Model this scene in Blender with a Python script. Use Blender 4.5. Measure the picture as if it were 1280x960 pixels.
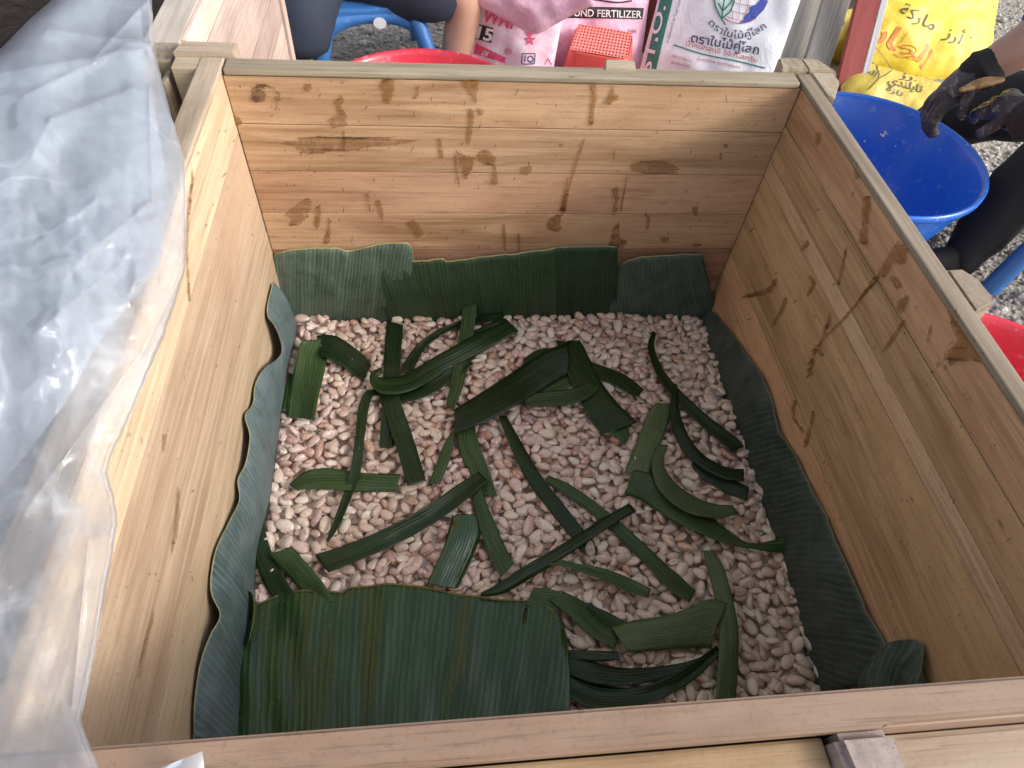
import bpy, bmesh, math, random
import numpy as np
from mathutils import Vector, Matrix, noise
from mathutils.bvhtree import BVHTree
from mathutils.geometry import tessellate_polygon

random.seed(7); RNG = np.random.default_rng(7)
sc = bpy.context.scene
COL = sc.collection
for o in list(bpy.data.objects):
    bpy.data.objects.remove(o)

# ------------------------------------------------------------------ camera
CAM = np.array([-0.10264, -0.07317, 0.38467]); ROT = (0.6560, -0.0679, -0.08238); FPX = 827.14
cam = bpy.data.cameras.new('camera'); camo = bpy.data.objects.new('camera', cam); COL.objects.link(camo)
cam.sensor_width = 36.0; cam.lens = FPX / 1280 * 36; cam.clip_start = 0.02; cam.clip_end = 400
camo.location = CAM; camo.rotation_euler = ROT; sc.camera = camo
# ------------------------------------------------------------------ world, sun, exposure
SUN_ELEV, SUN_AZ = math.radians(30), math.radians(112)      # azimuth clockwise from +Y: the light stands there
w = bpy.data.worlds.new('World'); sc.world = w; w.use_nodes = True
wn = w.node_tree.nodes; wl = w.node_tree.links
bg = wn['Background']; sky = wn.new('ShaderNodeTexSky'); sky.sky_type = 'NISHITA'; sky.sun_disc = False
sky.sun_elevation = SUN_ELEV; sky.sun_rotation = SUN_AZ; sky.dust_density = 4.0; sky.air_density = 1.0
hs = wn.new('ShaderNodeHueSaturation'); hs.inputs['Saturation'].default_value = 0.42
wl.new(sky.outputs[0], hs.inputs['Color']); wl.new(hs.outputs[0], bg.inputs[0]); bg.inputs[1].default_value = 0.15
sd = bpy.data.lights.new('sun', 'SUN'); sd.energy = .9; sd.angle = math.radians(12); sd.color = (1.0, 0.96, 0.91)
so = bpy.data.objects.new('sun', sd); COL.objects.link(so)
ldir = Vector((math.sin(SUN_AZ) * math.cos(SUN_ELEV), math.cos(SUN_AZ) * math.cos(SUN_ELEV), math.sin(SUN_ELEV)))
so.rotation_euler = ldir.to_track_quat('Z', 'Y').to_euler()
sc.view_settings.view_transform = 'Standard'; sc.view_settings.look = 'None'
sc.view_settings.exposure = 0.92; sc.view_settings.gamma = 1.0; sc.view_settings.use_curve_mapping = False

# ------------------------------------------------------------------ survey helper: sight lines from the camera to real planes
RM = np.array(Matrix.Rotation(ROT[2], 3, 'Z') @ Matrix.Rotation(ROT[1], 3, 'Y') @ Matrix.Rotation(ROT[0], 3, 'X'))
def ray(x, y): return RM @ np.array([(x - 640) / FPX, -(y - 480) / FPX, -1.0])
def P(x, y, z=None, X=None, Y=None, plane=None):
    d = ray(x, y)
    if plane is not None:
        o, n = plane; t = np.dot(np.array(o) - CAM, n) / np.dot(d, n)
    elif z is not None: t = (z - CAM[2]) / d[2]
    elif X is not None: t = (X - CAM[0]) / d[0]
    else: t = (Y - CAM[1]) / d[1]
    return CAM + t * d
def project(p):
    q = (np.asarray(p) - CAM) @ RM
    return np.stack([640 + FPX * q[..., 0] / -q[..., 2], 480 - FPX * q[..., 1] / -q[..., 2]], -1)

GROUND = -0.56
HX, LY = 0.3375, 0.665           # inner half width and inner length of the box
ZS = -0.378                      # mean surface of the heap

# ------------------------------------------------------------------ object helpers
def link(name, me, parent=None, mats=()):
    o = bpy.data.objects.new(name, me); COL.objects.link(o)
    if parent is not None: o.parent = parent
    if me is not None:
        for m in (mats if isinstance(mats, (list, tuple)) else (mats,)): me.materials.append(m)
    return o
def thing(name, label, cat, loc=(0, 0, 0), group=None):
    o = bpy.data.objects.new(name, None); COL.objects.link(o); o.location = loc; o.empty_display_size = .05
    o['label'] = label; o['category'] = cat
    if group: o['group'] = group
    return o
def tag(o, label, cat, group=None):
    o['label'] = label; o['category'] = cat
    if group: o['group'] = group
    return o
def mesh_py(name, vs, fs, smooth=True, uvs=None):
    me = bpy.data.meshes.new(name); me.from_pydata([tuple(v) for v in vs], [], fs); me.update()
    if smooth: me.polygons.foreach_set('use_smooth', [True] * len(me.polygons))
    if uvs is not None:
        ul = me.uv_layers.new(name='UVMap'); li = np.zeros(len(me.loops), np.int32); me.loops.foreach_get('vertex_index', li)
        ul.data.foreach_set('uv', np.asarray(uvs, np.float32)[li].ravel())
    return me
def prel(o, parent):
    """parent o keeping world place when the parent Empty is only translated"""
    o.parent = parent; o.matrix_parent_inverse = Matrix.Translation(-Vector(parent.location))
    return o
def kid(name, me, parent, mats):
    o = link(name, me, None, mats); return prel(o, parent)
def box_mesh(name, size, bev=0.0012, wob=0.0):
    bm = bmesh.new(); bmesh.ops.create_cube(bm, size=1.0)
    for v in bm.verts: v.co = Vector((v.co.x * size[0], v.co.y * size[1], v.co.z * size[2]))
    if bev > 0: bmesh.ops.bevel(bm, geom=bm.edges[:], offset=min(bev, min(size) * .3), segments=2, profile=.6, affect='EDGES')
    me = bpy.data.meshes.new(name); bm.to_mesh(me); bm.free()
    return me
def box(name, parent, lo, hi, mat, bev=0.0012, rot=None):
    lo = np.array(lo, float); hi = np.array(hi, float)
    me = box_mesh(name, hi - lo, bev); o = kid(name, me, parent, mat); o.location = (lo + hi) / 2
    if rot: o.rotation_euler = rot
    return o
def prism(name, parent, poly_xy, z0, z1, mat, bev=0.0012):
    """vertical prism, outline counter-clockwise or not, world coords"""
    c = np.mean(np.array(poly_xy), 0); zc = (z0 + z1) / 2
    bm = bmesh.new(); vs = [bm.verts.new((p[0] - c[0], p[1] - c[1], z0 - zc)) for p in poly_xy]
    f = bm.faces.new(vs); r = bmesh.ops.extrude_face_region(bm, geom=[f])
    for v in [g for g in r['geom'] if isinstance(g, bmesh.types.BMVert)]: v.co.z = z1 - zc
    bmesh.ops.recalc_face_normals(bm, faces=bm.faces[:])
    if bev: bmesh.ops.bevel(bm, geom=bm.edges[:], offset=bev, segments=2, affect='EDGES')
    me = bpy.data.meshes.new(name); bm.to_mesh(me); bm.free()
    o = kid(name, me, parent, mat); o.location = (c[0], c[1], zc); return o
def catmull(pts, n):
    pts = np.array(pts, float)
    if len(pts) < 3:
        t = np.linspace(0, 1, n)[:, None]; return pts[0] * (1 - t) + pts[-1] * t
    d = np.r_[0, np.cumsum(np.linalg.norm(np.diff(pts[:, :2], axis=0), axis=1))]; 
    q = np.vstack([2 * pts[0] - pts[1], pts, 2 * pts[-1] - pts[-2]]); out = []
    for s in np.linspace(0, d[-1], n):
        i = min(max(np.searchsorted(d, s, side='right') - 1, 0), len(pts) - 2); t = (s - d[i]) / max(d[i + 1] - d[i], 1e-9)
        a, b, c, e = q[i], q[i + 1], q[i + 2], q[i + 3]
        out.append(.5 * (2 * b + (c - a) * t + (2 * a - 5 * b + 4 * c - e) * t * t + (3 * b - a - 3 * c + e) * t ** 3))
    return np.array(out)
def polyl(pts, n):
    pts = np.array(pts, float); d = np.r_[0, np.cumsum(np.linalg.norm(np.diff(pts, axis=0), axis=1))]
    s = np.linspace(0, d[-1], n); return np.stack([np.interp(s, d, pts[:, k]) for k in range(pts.shape[1])], 1)
def tube_mesh(name, pts, rad, seg=12, cap=True, squash=None, n=None):
    """swept tube with a radius per point, rounded ends"""
    pts = np.array(pts, float); rad = np.array(rad, float)
    if n: 
        a = catmull(np.c_[pts, rad], n) if len(pts) > 2 else polyl(np.c_[pts, rad], n); pts, rad = a[:, :3], np.maximum(a[:, 3], 1e-4)
    if cap:
        t0 = pts[0] - pts[1]; t0 /= np.linalg.norm(t0); t1 = pts[-1] - pts[-2]; t1 /= np.linalg.norm(t1)
        r0, r1 = rad[0], rad[-1]
        pre = [(pts[0] + t0 * r0 * s, r0 * c) for s, c in ((.97, .2), (.8, .6), (.45, .89))]
        post = [(pts[-1] + t1 * r1 * s, r1 * c) for s, c in ((.45, .89), (.8, .6), (.97, .2))]
        pts = np.vstack([[p for p, _ in pre], pts, [p for p, _ in post]]); rad = np.r_[[r for _, r in pre], rad, [r for _, r in post]]
    vs, fs = [], []; up = np.array([0.13, .2, 1.0]); pn = None
    for i in range(len(pts)):
        t = pts[min(i + 1, len(pts) - 1)] - pts[max(i - 1, 0)]; t /= np.linalg.norm(t) + 1e-12
        n_ = (up if pn is None else pn); n_ = n_ - t * np.dot(n_, t); n_ /= np.linalg.norm(n_) + 1e-12; b = np.cross(t, n_); pn = n_
        for k in range(seg):
            a = 2 * math.pi * k / seg; sx, sy = (1, 1) if squash is None else squash
            vs.append(pts[i] + rad[i] * (n_ * math.cos(a) * sx + b * math.sin(a) * sy))
    for i in range(len(pts) - 1):
        for k in range(seg): fs.append((i * seg + k, i * seg + (k + 1) % seg, (i + 1) * seg + (k + 1) % seg, (i + 1) * seg + k))
    fs.append(tuple(range(seg))[::-1]); fs.append(tuple((len(pts) - 1) * seg + k for k in range(seg)))
    return mesh_py(name, vs, fs)
def lathe_mesh(name, prof, seg=64):
    vs, fs = [], []
    for r, z in prof:
        for k in range(seg): a = 2 * math.pi * k / seg; vs.append((r * math.cos(a), r * math.sin(a), z))
    for i in range(len(prof) - 1):
        for k in range(seg): fs.append((i * seg + k, i * seg + (k + 1) % seg, (i + 1) * seg + (k + 1) % seg, (i + 1) * seg + k))
    return mesh_py(name, vs, fs)
def join_meshes(name, parts):
    vs, fs = [], []
    for v, f in parts:
        b = len(vs); vs += list(v); fs += [tuple(i + b for i in g) for g in f]
    return mesh_py(name, vs, fs)
def nz(x, y, z=0.0): return noise.noise(Vector((x, y, z)))

# ------------------------------------------------------------------ materials
class N:
    def __init__(s, name):
        s.m = bpy.data.materials.new(name); s.m.use_nodes = True; s.t = s.m.node_tree; s.b = s.t.nodes['Principled BSDF']; s.out = s.t.nodes['Material Output']
    def n(s, ty, **kw):
        o = s.t.nodes.new(ty)
        for k, v in kw.items():
            if k in o.inputs.keys() and not hasattr(o, k): o.inputs[k].default_value = v
            else: setattr(o, k, v)
        return o
    def l(s, a, b): s.t.links.new(a, b)
    def val(s, node, key, v):
        node.inputs[key].default_value = v; return node
    def tex(s, scale, vec=None, detail=4, rough=.55, dist=0.0):
        o = s.n('ShaderNodeTexNoise'); o.inputs['Scale'].default_value = scale; o.inputs['Detail'].default_value = detail
        o.inputs['Roughness'].default_value = rough; o.inputs['Distortion'].default_value = dist
        if vec is not None: s.l(vec, o.inputs['Vector'])
        return o.outputs['Fac']
    def ramp(s, fac, stops):
        o = s.n('ShaderNodeValToRGB'); e = o.color_ramp.elements
        while len(e) < len(stops): e.new(.5)
        for i, (p, c) in enumerate(stops): e[i].position = p; e[i].color = (*c, 1) if len(c) == 3 else c
        s.l(fac, o.inputs[0]); return o.outputs[0]
    def mix(s, fac, a, b, mode='MIX'):
        o = s.n('ShaderNodeMix', data_type='RGBA', blend_type=mode)
        for k, v in ((0, fac), (6, a), (7, b)):
            if hasattr(v, 'links'): s.l(v, o.inputs[k])
            elif isinstance(v, (int, float)): o.inputs[k].default_value = v
            else: o.inputs[k].default_value = (*v, 1)
        return o.outputs[2]
    def math(s, op, a, b=None, c=None):
        o = s.n('ShaderNodeMath', operation=op)
        for i, v in enumerate((a, b, c)):
            if v is None: continue
            if hasattr(v, 'links'): s.l(v, o.inputs[i])
            else: o.inputs[i].default_value = v
        return o.outputs[0]
    def bump(s, h, strength=.3, dist=.001):
        o = s.n('ShaderNodeBump'); o.inputs['Strength'].default_value = strength; o.inputs['Distance'].default_value = dist
        s.l(h, o.inputs['Height']); s.l(o.outputs[0], s.b.inputs['Normal']); return o
    def map(s, vec, scale, loc=None):
        o = s.n('ShaderNodeMapping'); s.l(vec, o.inputs['Vector']); o.inputs['Scale'].default_value = scale
        if loc is not None: s.l(loc, o.inputs['Location'])
        return o.outputs[0]
    def set(s, **kw):
        for k, v in kw.items():
            k = k.replace('_', ' ')
            if hasattr(v, 'links'): s.l(v, s.b.inputs[k])
            else: s.b.inputs[k].default_value = (*v, 1) if isinstance(v, tuple) and len(v) == 3 else v
        return s
def mulc(c, k): return tuple(min(1, max(0, x * k)) for x in c)

_wood = {}
def wood(axis, base, dark, var=.18, dirt=.35, rough=.62, streak=.8):
    key = (axis, base, dark, var, dirt, rough, streak)
    if key in _wood: return _wood[key]
    s = N('wood_' + axis); tc = s.n('ShaderNodeTexCoord'); oi = s.n('ShaderNodeObjectInfo')
    off = s.n('ShaderNodeCombineXYZ'); r = oi.outputs['Random']
    for i, k in enumerate((31.0, 17.0, 23.0)): s.l(s.math('MULTIPLY', r, k), off.inputs[i])
    def sc3(along, across): return tuple(along if a == axis else across for a in 'xyz')
    v1 = s.map(tc.outputs['Object'], sc3(2.2, 26), off.outputs[0])
    v2 = s.map(tc.outputs['Object'], sc3(5, 150), off.outputs[0])
    v3 = s.map(tc.outputs['Object'], sc3(9, 30), off.outputs[0])
    vb = s.map(tc.outputs['Object'], sc3(2.2, 7), off.outputs[0])
    g1 = s.tex(1.0, v1, 5, .6, 1.3); g2 = s.tex(1.0, v2, 3, .6); blo = s.tex(1.0, vb, 3, .5, .6); sp = s.tex(2.2, v3, 4, .65, .4)
    wv = s.n('ShaderNodeTexWave', wave_type='BANDS', bands_direction={'x': 'Z', 'y': 'Z', 'z': 'X'}[axis]); wv.inputs['Scale'].default_value = 1.0; wv.inputs['Distortion'].default_value = 7.0; wv.inputs['Detail'].default_value = 3; wv.inputs['Detail Scale'].default_value = .55; wv.inputs['Detail Roughness'].default_value = .6
    s.l(s.map(tc.outputs['Object'], sc3(2.6, 34), off.outputs[0]), wv.inputs['Vector'])
    f = s.math('ADD', s.math('ADD', s.math('MULTIPLY', g1, .58), s.math('MULTIPLY', g2, .38)), s.math('MULTIPLY', wv.outputs['Fac'], .04))
    mid = tuple((a + b) / 2 for a, b in zip(base, dark))
    c = s.ramp(f, [(.36, dark), (.455, mid), (.535, base), (.64, mulc(base, 1.14))])
    c = s.mix(s.math('MULTIPLY', s.ramp(blo, [(.42, (0, 0, 0)), (.66, (1, 1, 1))]), streak), c, mulc(base, 1.18))
    # brown bruises, dark flecks and a change of tone from board to board
    c = s.mix(s.math('MULTIPLY', s.ramp(s.tex(1.0, s.map(tc.outputs['Object'], sc3(7, 16), off.outputs[0]), 5, .7), [(.58, (0, 0, 0)), (.72, (1, 1, 1))]), dirt), c, mulc(dark, .72)); c = s.mix(s.math('MULTIPLY', s.ramp(s.tex(1.0, s.map(tc.outputs['Object'], sc3(4, 6), off.outputs[0]), 4, .6, .8), [(.48, (0, 0, 0)), (.66, (1, 1, 1))]), .35), c, tuple(d * k for d, k in zip(dark, (1.02, .86, .74))))
    c = s.mix(s.math('MULTIPLY', s.ramp(sp, [(.69, (0, 0, 0)), (.75, (1, 1, 1))]), .7), c, mulc(dark, .45))
    fs_ = s.tex(330, tc.outputs['Object'], 3, .7); c = s.mix(s.math('MULTIPLY', s.ramp(fs_, [(.34, (1, 1, 1)), (.44, (0, 0, 0))]), .22), c, mulc(dark, .55)); c = s.mix(s.math('MULTIPLY', s.ramp(s.tex(1.0, s.map(tc.outputs['Object'], sc3(14, 420), off.outputs[0]), 2, .6), [(.30, (1, 1, 1)), (.43, (0, 0, 0))]), .45), c, mulc(dark, .62))
    hsv = s.n('ShaderNodeHueSaturation'); s.l(c, hsv.inputs['Color'])
    s.l(s.math('ADD', s.math('MULTIPLY', r, 2 * var), 1 - var), hsv.inputs['Value'])
    r2 = s.math('FRACT', s.math('MULTIPLY', r, 7.31)); s.l(s.math('ADD', s.math('MULTIPLY', r2, .02), .49), hsv.inputs['Hue'])
    s.set(Base_Color=hsv.outputs[0], Roughness=rough); s.b.inputs['Specular IOR Level'].default_value = .35
    s.bump(s.math('ADD', s.math('MULTIPLY', g2, .6), s.math('MULTIPLY', sp, .5)), .35, .0008)
    _wood[key] = s.m; return s.m
TAN = ((.47, .295, .18), (.29, .155, .082)); CREAM = ((.57, .435, .295), (.40, .28, .175)); BROWN = ((.59, .37, .205), (.36, .205, .10))
RAIL = ((.36, .295, .215), (.21, .16, .11)); PINK = ((.27, .188, .128), (.16, .10, .065)); PALE = ((.52, .43, .37), (.37, .285, .235))
GREY = ((.34, .33, .31), (.18, .17, .158)); YEL = ((.35, .25, .13), (.22, .145, .07)); MAROON = ((.115, .06, .045), (.06, .032, .026))

def plastic(name, col, rough=.3, spec=.5, dirt=(.6, .6, .6), damt=.0, sss=0.0):
    s = N(name); tc = s.n('ShaderNodeTexCoord'); t = s.tex(60, tc.outputs['Object'], 5, .7); t2 = s.tex(9, tc.outputs['Object'], 3)
    c = s.mix(s.math('MULTIPLY', s.ramp(t, [(.6, (0, 0, 0)), (.72, (1, 1, 1))]), damt), s.mix(t2, mulc(col, .86), mulc(col, 1.1)), dirt)
    s.set(Base_Color=c, Roughness=s.math('ADD', s.math('MULTIPLY', t, .2), rough - .1)); s.b.inputs['Specular IOR Level'].default_value = spec
    s.bump(t, .08, .0006); return s.m
def cloth(name, col, rough=.85, weave=900, fold=.25, col2=None):
    s = N(name); tc = s.n('ShaderNodeTexCoord'); t = s.tex(14, tc.outputs['Object'], 4, .6, .4); f = s.tex(weave, tc.outputs['Object'], 2)
    s.set(Base_Color=s.mix(t, mulc(col, .8), col2 or mulc(col, 1.25)), Roughness=rough)
    s.bump(s.math('ADD', t, s.math('MULTIPLY', f, .1)), fold, .01); return s.m
def woven(name, col, col2, rough=.42, sc_=520):
    """woven polypropylene sack cloth: fine checker of tapes, soft creases"""
    s = N(name); tc = s.n('ShaderNodeTexCoord'); uv = s.n('ShaderNodeUVMap')
    ch = s.n('ShaderNodeTexChecker'); ch.inputs['Scale'].default_value = sc_; s.l(uv.outputs[0], ch.inputs['Vector'])
    cr = s.tex(9, tc.outputs['Object'], 6, .62, 1.2); pa = s.tex(26, tc.outputs['Object'], 5, .65)
    c = s.mix(s.ramp(pa, [(.38, (0, 0, 0)), (.66, (1, 1, 1))]), col, col2)
    s.set(Base_Color=c, Roughness=rough); s.b.inputs['Specular IOR Level'].default_value = .5
    s.bump(s.math('ADD', s.math('MULTIPLY', cr, 1.0), s.math('MULTIPLY', ch.outputs['Fac'], .03)), .5, .012); return s.m
def printm(name, col, rough=.5, wear=.0, under=(.8, .8, .8)):
    s = N(name); tc = s.n('ShaderNodeTexCoord'); t = s.tex(220, tc.outputs['Object'], 3, .7)
    s.set(Base_Color=s.mix(s.math('MULTIPLY', s.ramp(t, [(.52, (0, 0, 0)), (.62, (1, 1, 1))]), wear), col, under), Roughness=rough); return s.m

def leafmat(name, green, dark, glauc=None, rib=140.0, fine=900.0, rough=.38, edge=True, ribk=.5, mott=.5, spec=.3):
    """banana leaf: UV.x in metres across the parallel veins, UV.y 0..1 along them"""
    s = N(name); uv = s.n('ShaderNodeUVMap'); tc = s.n('ShaderNodeTexCoord'); oi = s.n('ShaderNodeObjectInfo')
    sx = s.n('ShaderNodeSeparateXYZ'); s.l(uv.outputs[0], sx.inputs[0])
    wob = s.tex(11, tc.outputs['Object'], 3); x = s.math('ADD', sx.outputs[0], s.math('MULTIPLY', wob, .008))
    def lines(fr, nzs):
        c = s.n('ShaderNodeCombineXYZ'); s.l(s.math('MULTIPLY', x, fr), c.inputs[0]); s.l(s.math('MULTIPLY', sx.outputs[1], nzs), c.inputs[1]); 
        s.l(s.math('MULTIPLY', oi.outputs['Random'], 40.), c.inputs[2]); return s.tex(1.0, c.outputs[0], 2, .5)
    l1 = lines(rib * 1.3, .4); l2 = lines(fine, .8); wv = s.math('SINE', s.math('MULTIPLY', s.math('ADD', x, s.math('MULTIPLY', lines(rib * .35, 1.5), .9 / rib)), rib * 6.2832)); rb = s.math('MULTIPLY', s.math('MULTIPLY', s.math('ADD', wv, 1.0), .5), s.math('MULTIPLY_ADD', lines(rib * .8, 3.0), 1.3, .1)); mo = s.tex(38, tc.outputs['Object'], 6, .72, .3); mo2 = s.tex(7, tc.outputs['Object'], 3)
    c = s.mix(s.ramp(s.math('ADD', s.math('MULTIPLY', l1, .45), s.math('MULTIPLY', l2, .55)), [(.34, (0, 0, 0)), (.62, (1, 1, 1))]), dark, green)
    if glauc: c = s.mix(s.math('MULTIPLY', s.ramp(s.math('ADD', s.math('MULTIPLY', mo, .6), s.math('MULTIPLY', mo2, .4)), [(.36, (0, 0, 0)), (.6, (1, 1, 1))]), mott), c, glauc)
    c = s.mix(s.math('MULTIPLY', s.ramp(rb, [(.45, (0, 0, 0)), (.80, (1, 1, 1))]), ribk), c, mulc(glauc or green, 1.35))
    c = s.mix(s.math('MULTIPLY', s.ramp(s.tex(420, tc.outputs['Object'], 2), [(.70, (0, 0, 0)), (.74, (1, 1, 1))]), .35), c, (.42, .45, .38))
    if edge:
        e = s.math('LESS_THAN', sx.outputs[1], .014); c = s.mix(s.math('MULTIPLY', e, .8), c, (.30, .25, .10))
    hsv = s.n('ShaderNodeHueSaturation'); s.l(c, hsv.inputs['Color']); s.l(s.math('ADD', s.math('MULTIPLY', oi.outputs['Random'], .5), .75), hsv.inputs['Value'])
    s.set(Base_Color=hsv.outputs[0], Roughness=s.math('ADD', s.math('MULTIPLY', mo, .25), rough - .12)); s.b.inputs['Specular IOR Level'].default_value = spec
    s.bump(s.math('ADD', s.math('MULTIPLY', rb, .35), s.math('ADD', s.math('MULTIPLY', l2, .25), s.math('MULTIPLY', mo, .35))), .45, .0015); return s.m
LEAF_BLUE = leafmat('leaf_glaucous', (.052, .082, .076), (.026, .046, .042), (.112, .148, .158), rib=140, ribk=.4, mott=.85, rough=.5)
LEAF_GREY = leafmat('leaf_back_grey', (.038, .066, .042), (.019, .036, .022), (.098, .13, .105), rib=185, ribk=.45, mott=.75, rough=.5)
LEAF_GREEN = leafmat('leaf_back_green', (.025, .054, .022), (.010, .025, .010), (.052, .08, .048), rib=170, ribk=.25, mott=.55, rough=.48)
LEAF_RIGHT = leafmat('leaf_right_grey', (.038, .062, .042), (.019, .036, .024), (.11, .14, .118), rib=120, ribk=.35, mott=.75, rough=.5)
LEAF_TOP = leafmat('leaf_glossy_top', (.022, .064, .012), (.007, .026, .005), (.040, .10, .026), rib=150, ribk=.5, mott=.15, rough=.24, spec=.5)
STRIP_D = leafmat('strip_dark', (.017, .038, .011), (.005, .013, .004), None, rib=230, fine=900, rough=.34, edge=False, ribk=.7)
STRIP_M = leafmat('strip_mid', (.037, .072, .022), (.013, .030, .009), (.052, .088, .034), rib=230, fine=900, rough=.38, edge=False, ribk=.7, mott=.3)
STRIP_L = leafmat('strip_pale', (.074, .114, .040), (.032, .058, .019), (.105, .14, .068), rib=260, fine=1400, rough=.45, edge=False, ribk=.35, mott=.5)
STRIP_W = leafmat('strip_wet', (.024, .07, .016), (.009, .030, .008), None, rib=230, fine=900, rough=.13, spec=.7, edge=False, ribk=.1)

# ================================================================== SETTING
# ground sheet with gravel
s = N('gravel_ground'); tc = s.n('ShaderNodeTexCoord'); vo = s.n('ShaderNodeTexVoronoi'); vo.inputs['Scale'].default_value = 95; s.l(tc.outputs['Object'], vo.inputs['Vector'])
sepc = s.n('ShaderNodeSeparateColor'); s.l(vo.outputs['Color'], sepc.inputs[0])
s.set(Base_Color=s.mix(s.tex(3, tc.outputs['Object'], 4), s.ramp(sepc.outputs[0], [(0, (.10, .09, .08)), (.4, (.26, .24, .215)), (1, (.48, .45, .41))]), (.34, .30, .25)), Roughness=.9)
s.bump(vo.outputs['Distance'], .8, .006); M_GROUND = s.m
gd = mesh_py('ground', [(-40, -40, GROUND), (40, -40, GROUND), (40, 40, GROUND), (-40, 40, GROUND)], [(0, 1, 2, 3)], False)
ground = link('ground', gd, None, M_GROUND); ground['kind'] = 'structure'

s = N('gravel_stone'); ge = s.n('ShaderNodeNewGeometry'); tc = s.n('ShaderNodeTexCoord')
s.set(Base_Color=s.mix(s.math('MULTIPLY', s.tex(160, tc.outputs['Object'], 4), .5), s.ramp(ge.outputs['Random Per Island'], [(0, (.07, .065, .06)), (.22, (.27, .25, .235)), (.6, (.46, .43, .40)), (1, (.7, .68, .64))]), (.38, .35, .31)), Roughness=.85)
M_STONE = s.m
def scatter_gravel():
    bm = bmesh.new(); bmesh.ops.create_icosphere(bm, subdivisions=1, radius=1.0); bv = np.array([v.co[:] for v in bm.verts]); bf = np.array([[v.index for v in f.verts] for f in bm.faces]); bm.free()
    pts = []
    for (x0, x1, y0, y1, n) in ((-.75, .3, 1.45, 2.5, 2600), (.45, 1.9, .35, 1.25, 7000), (1.0, 2.2, 1.2, 2.7, 3600), (.3, 1.0, 1.2, 2.4, 900)):
        pts.append(np.c_[RNG.uniform(x0, x1, n), RNG.uniform(y0, y1, n)])
    pts = np.vstack(pts)
    for cx, cy, cr_ in ((.800, 1.080, .185), (-.13, 1.312, .20), (.703, .408, .185)): pts = pts[np.hypot(pts[:, 0] - cx, pts[:, 1] - cy) > cr_]
    n = len(pts); nv = len(bv)
    r = RNG.lognormal(math.log(.0052), .42, n).clip(.002, .014)
    V = bv[None] * (1 + RNG.uniform(-.28, .28, (n, nv, 1))) * RNG.uniform(.65, 1.25, (n, 1, 3)) * r[:, None, None]
    V[:, :, 2] *= .7; V += np.c_[pts, GROUND + r * .25][:, None, :]
    F = (bf[None] + (np.arange(n) * nv)[:, None, None]).reshape(-1, 3)
    me = bpy.data.meshes.new('gravel'); me.from_pydata(V.reshape(-1, 3), [], F); me.update()
    o = link('gravel', me, None, M_STONE); o['kind'] = 'stuff'; o['label'] = 'loose grey gravel covering the ground around the boxes'
scatter_gravel()

# ================================================================== THE BOX
BOX = thing('wooden_box', 'big open wooden box lined with leaves and filled with cocoa beans', 'box', (0, .33, GROUND))
TH = .022
W_BACK = wood('x', *TAN); W_LEFT = wood('y', *CREAM); W_RIGHT = wood('y', *BROWN); W_RAILX = wood('x', *RAIL); W_RAILY = wood('y', *RAIL); W_FRONT = wood('x', *PINK, rough=.5)
W_YEL = wood('x', *YEL); W_POST = wood('z', *RAIL); W_STRIP = wood('y', (.60, .42, .25), (.40, .25, .13))
def planks(cuts, fn):
    for a, b in zip(cuts[:-1], cuts[1:]): fn(a - .0006, b + .0006)
planks([-.0075, -.066, -.130, -.195, -.259, -.325, -.395, -.47, -.55], lambda a, b: box('plank', BOX, (-HX + .001, LY + random.uniform(0, .0008), b), (HX - .001, LY + TH, a), W_BACK, .0005))
planks([-.0065, -.080, -.225, -.375, -.47, -.55], lambda a, b: box('plank', BOX, (-HX - TH, -.02, b), (-HX - random.uniform(0, .0008), LY + .0215, a), W_LEFT, .0005))
for a, b, m in ((-.0075, -.057, W_RIGHT), (-.057, -.108, W_RIGHT), (-.108, -.131, W_STRIP), (-.131, -.27, W_RIGHT), (-.27, -.41, W_RIGHT), (-.41, -.55, W_RIGHT)):
    box('plank', BOX, (HX + random.uniform(0, .0008), -.02, b + .0006), (HX + TH, LY + .0215, a - .0006), m, .0005)
planks([-.0145, -.12, -.25, -.39, -.55], lambda a, b: box('plank', BOX, (-HX + .001, -.019, b), (HX - .001, 0, a), W_FRONT))
box('floor_board', BOX, (-HX + .001, .001, -.445), (HX - .001, LY - .001, -.425), W_BACK)
# top rails
box('top_rail', BOX, (-HX + .003, LY - .0012, -.0068), (HX - .0045, LY + .0245, 0), W_RAILX, .0018)
box('top_rail', BOX, (-HX - .0245, -.0215, -.0062), (-HX + .0008, LY + .024, .0006), W_RAILY, .0018)
box('top_rail', BOX, (HX - .0012, .0005, -.0068), (HX + .0165, LY + .022, 0), W_RAILY, .0018)
prism('top_rail', BOX, [(-HX - .06, -.0002), (-HX - .06, -.0205), (.1335, -.0205), (.1365, -.0182), (HX + .09, -.0178), (HX + .09, -.0002)], -.0138, 0, W_FRONT, .002)
# corner posts, cleats
def pxpoly(pp, z=0.0): return [tuple(P(x, y, z=z)[:2]) for x, y in pp]
prism('corner_block', BOX, [(-.392, .6905), (-.326, .6905), (-.326, .7165), (-.386, .7165)], -.2, .0045, W_RAILX, .0015)
box('corner_block', BOX, (-.3895, LY + .0005, -.05), (-.3625, LY + .0248, -.0005), W_RAILX)
W_BLK = wood('z', *TAN)
box('corner_block', BOX, (-.3885, LY + .001, GROUND + .002), (-.3635, LY + .024, -.0515), W_BLK)
prism('corner_post', BOX, [(.317, .6905), (.352, .6905), (.352, .7195), (.323, .7195)], -.55, .0035, W_POST, .0015)
prism('corner_post', BOX, [(.3525, .6905), (.387, .690), (.374, .7195), (.3525, .7195)], -.55, .003, W_POST, .0015)
prism('corner_post', BOX, [(.3548, .634), (.362, .628), (.384, .668), (.3845, .6895), (.3548, .6895)], -.55, .0012, W_POST, .0015)
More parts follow.
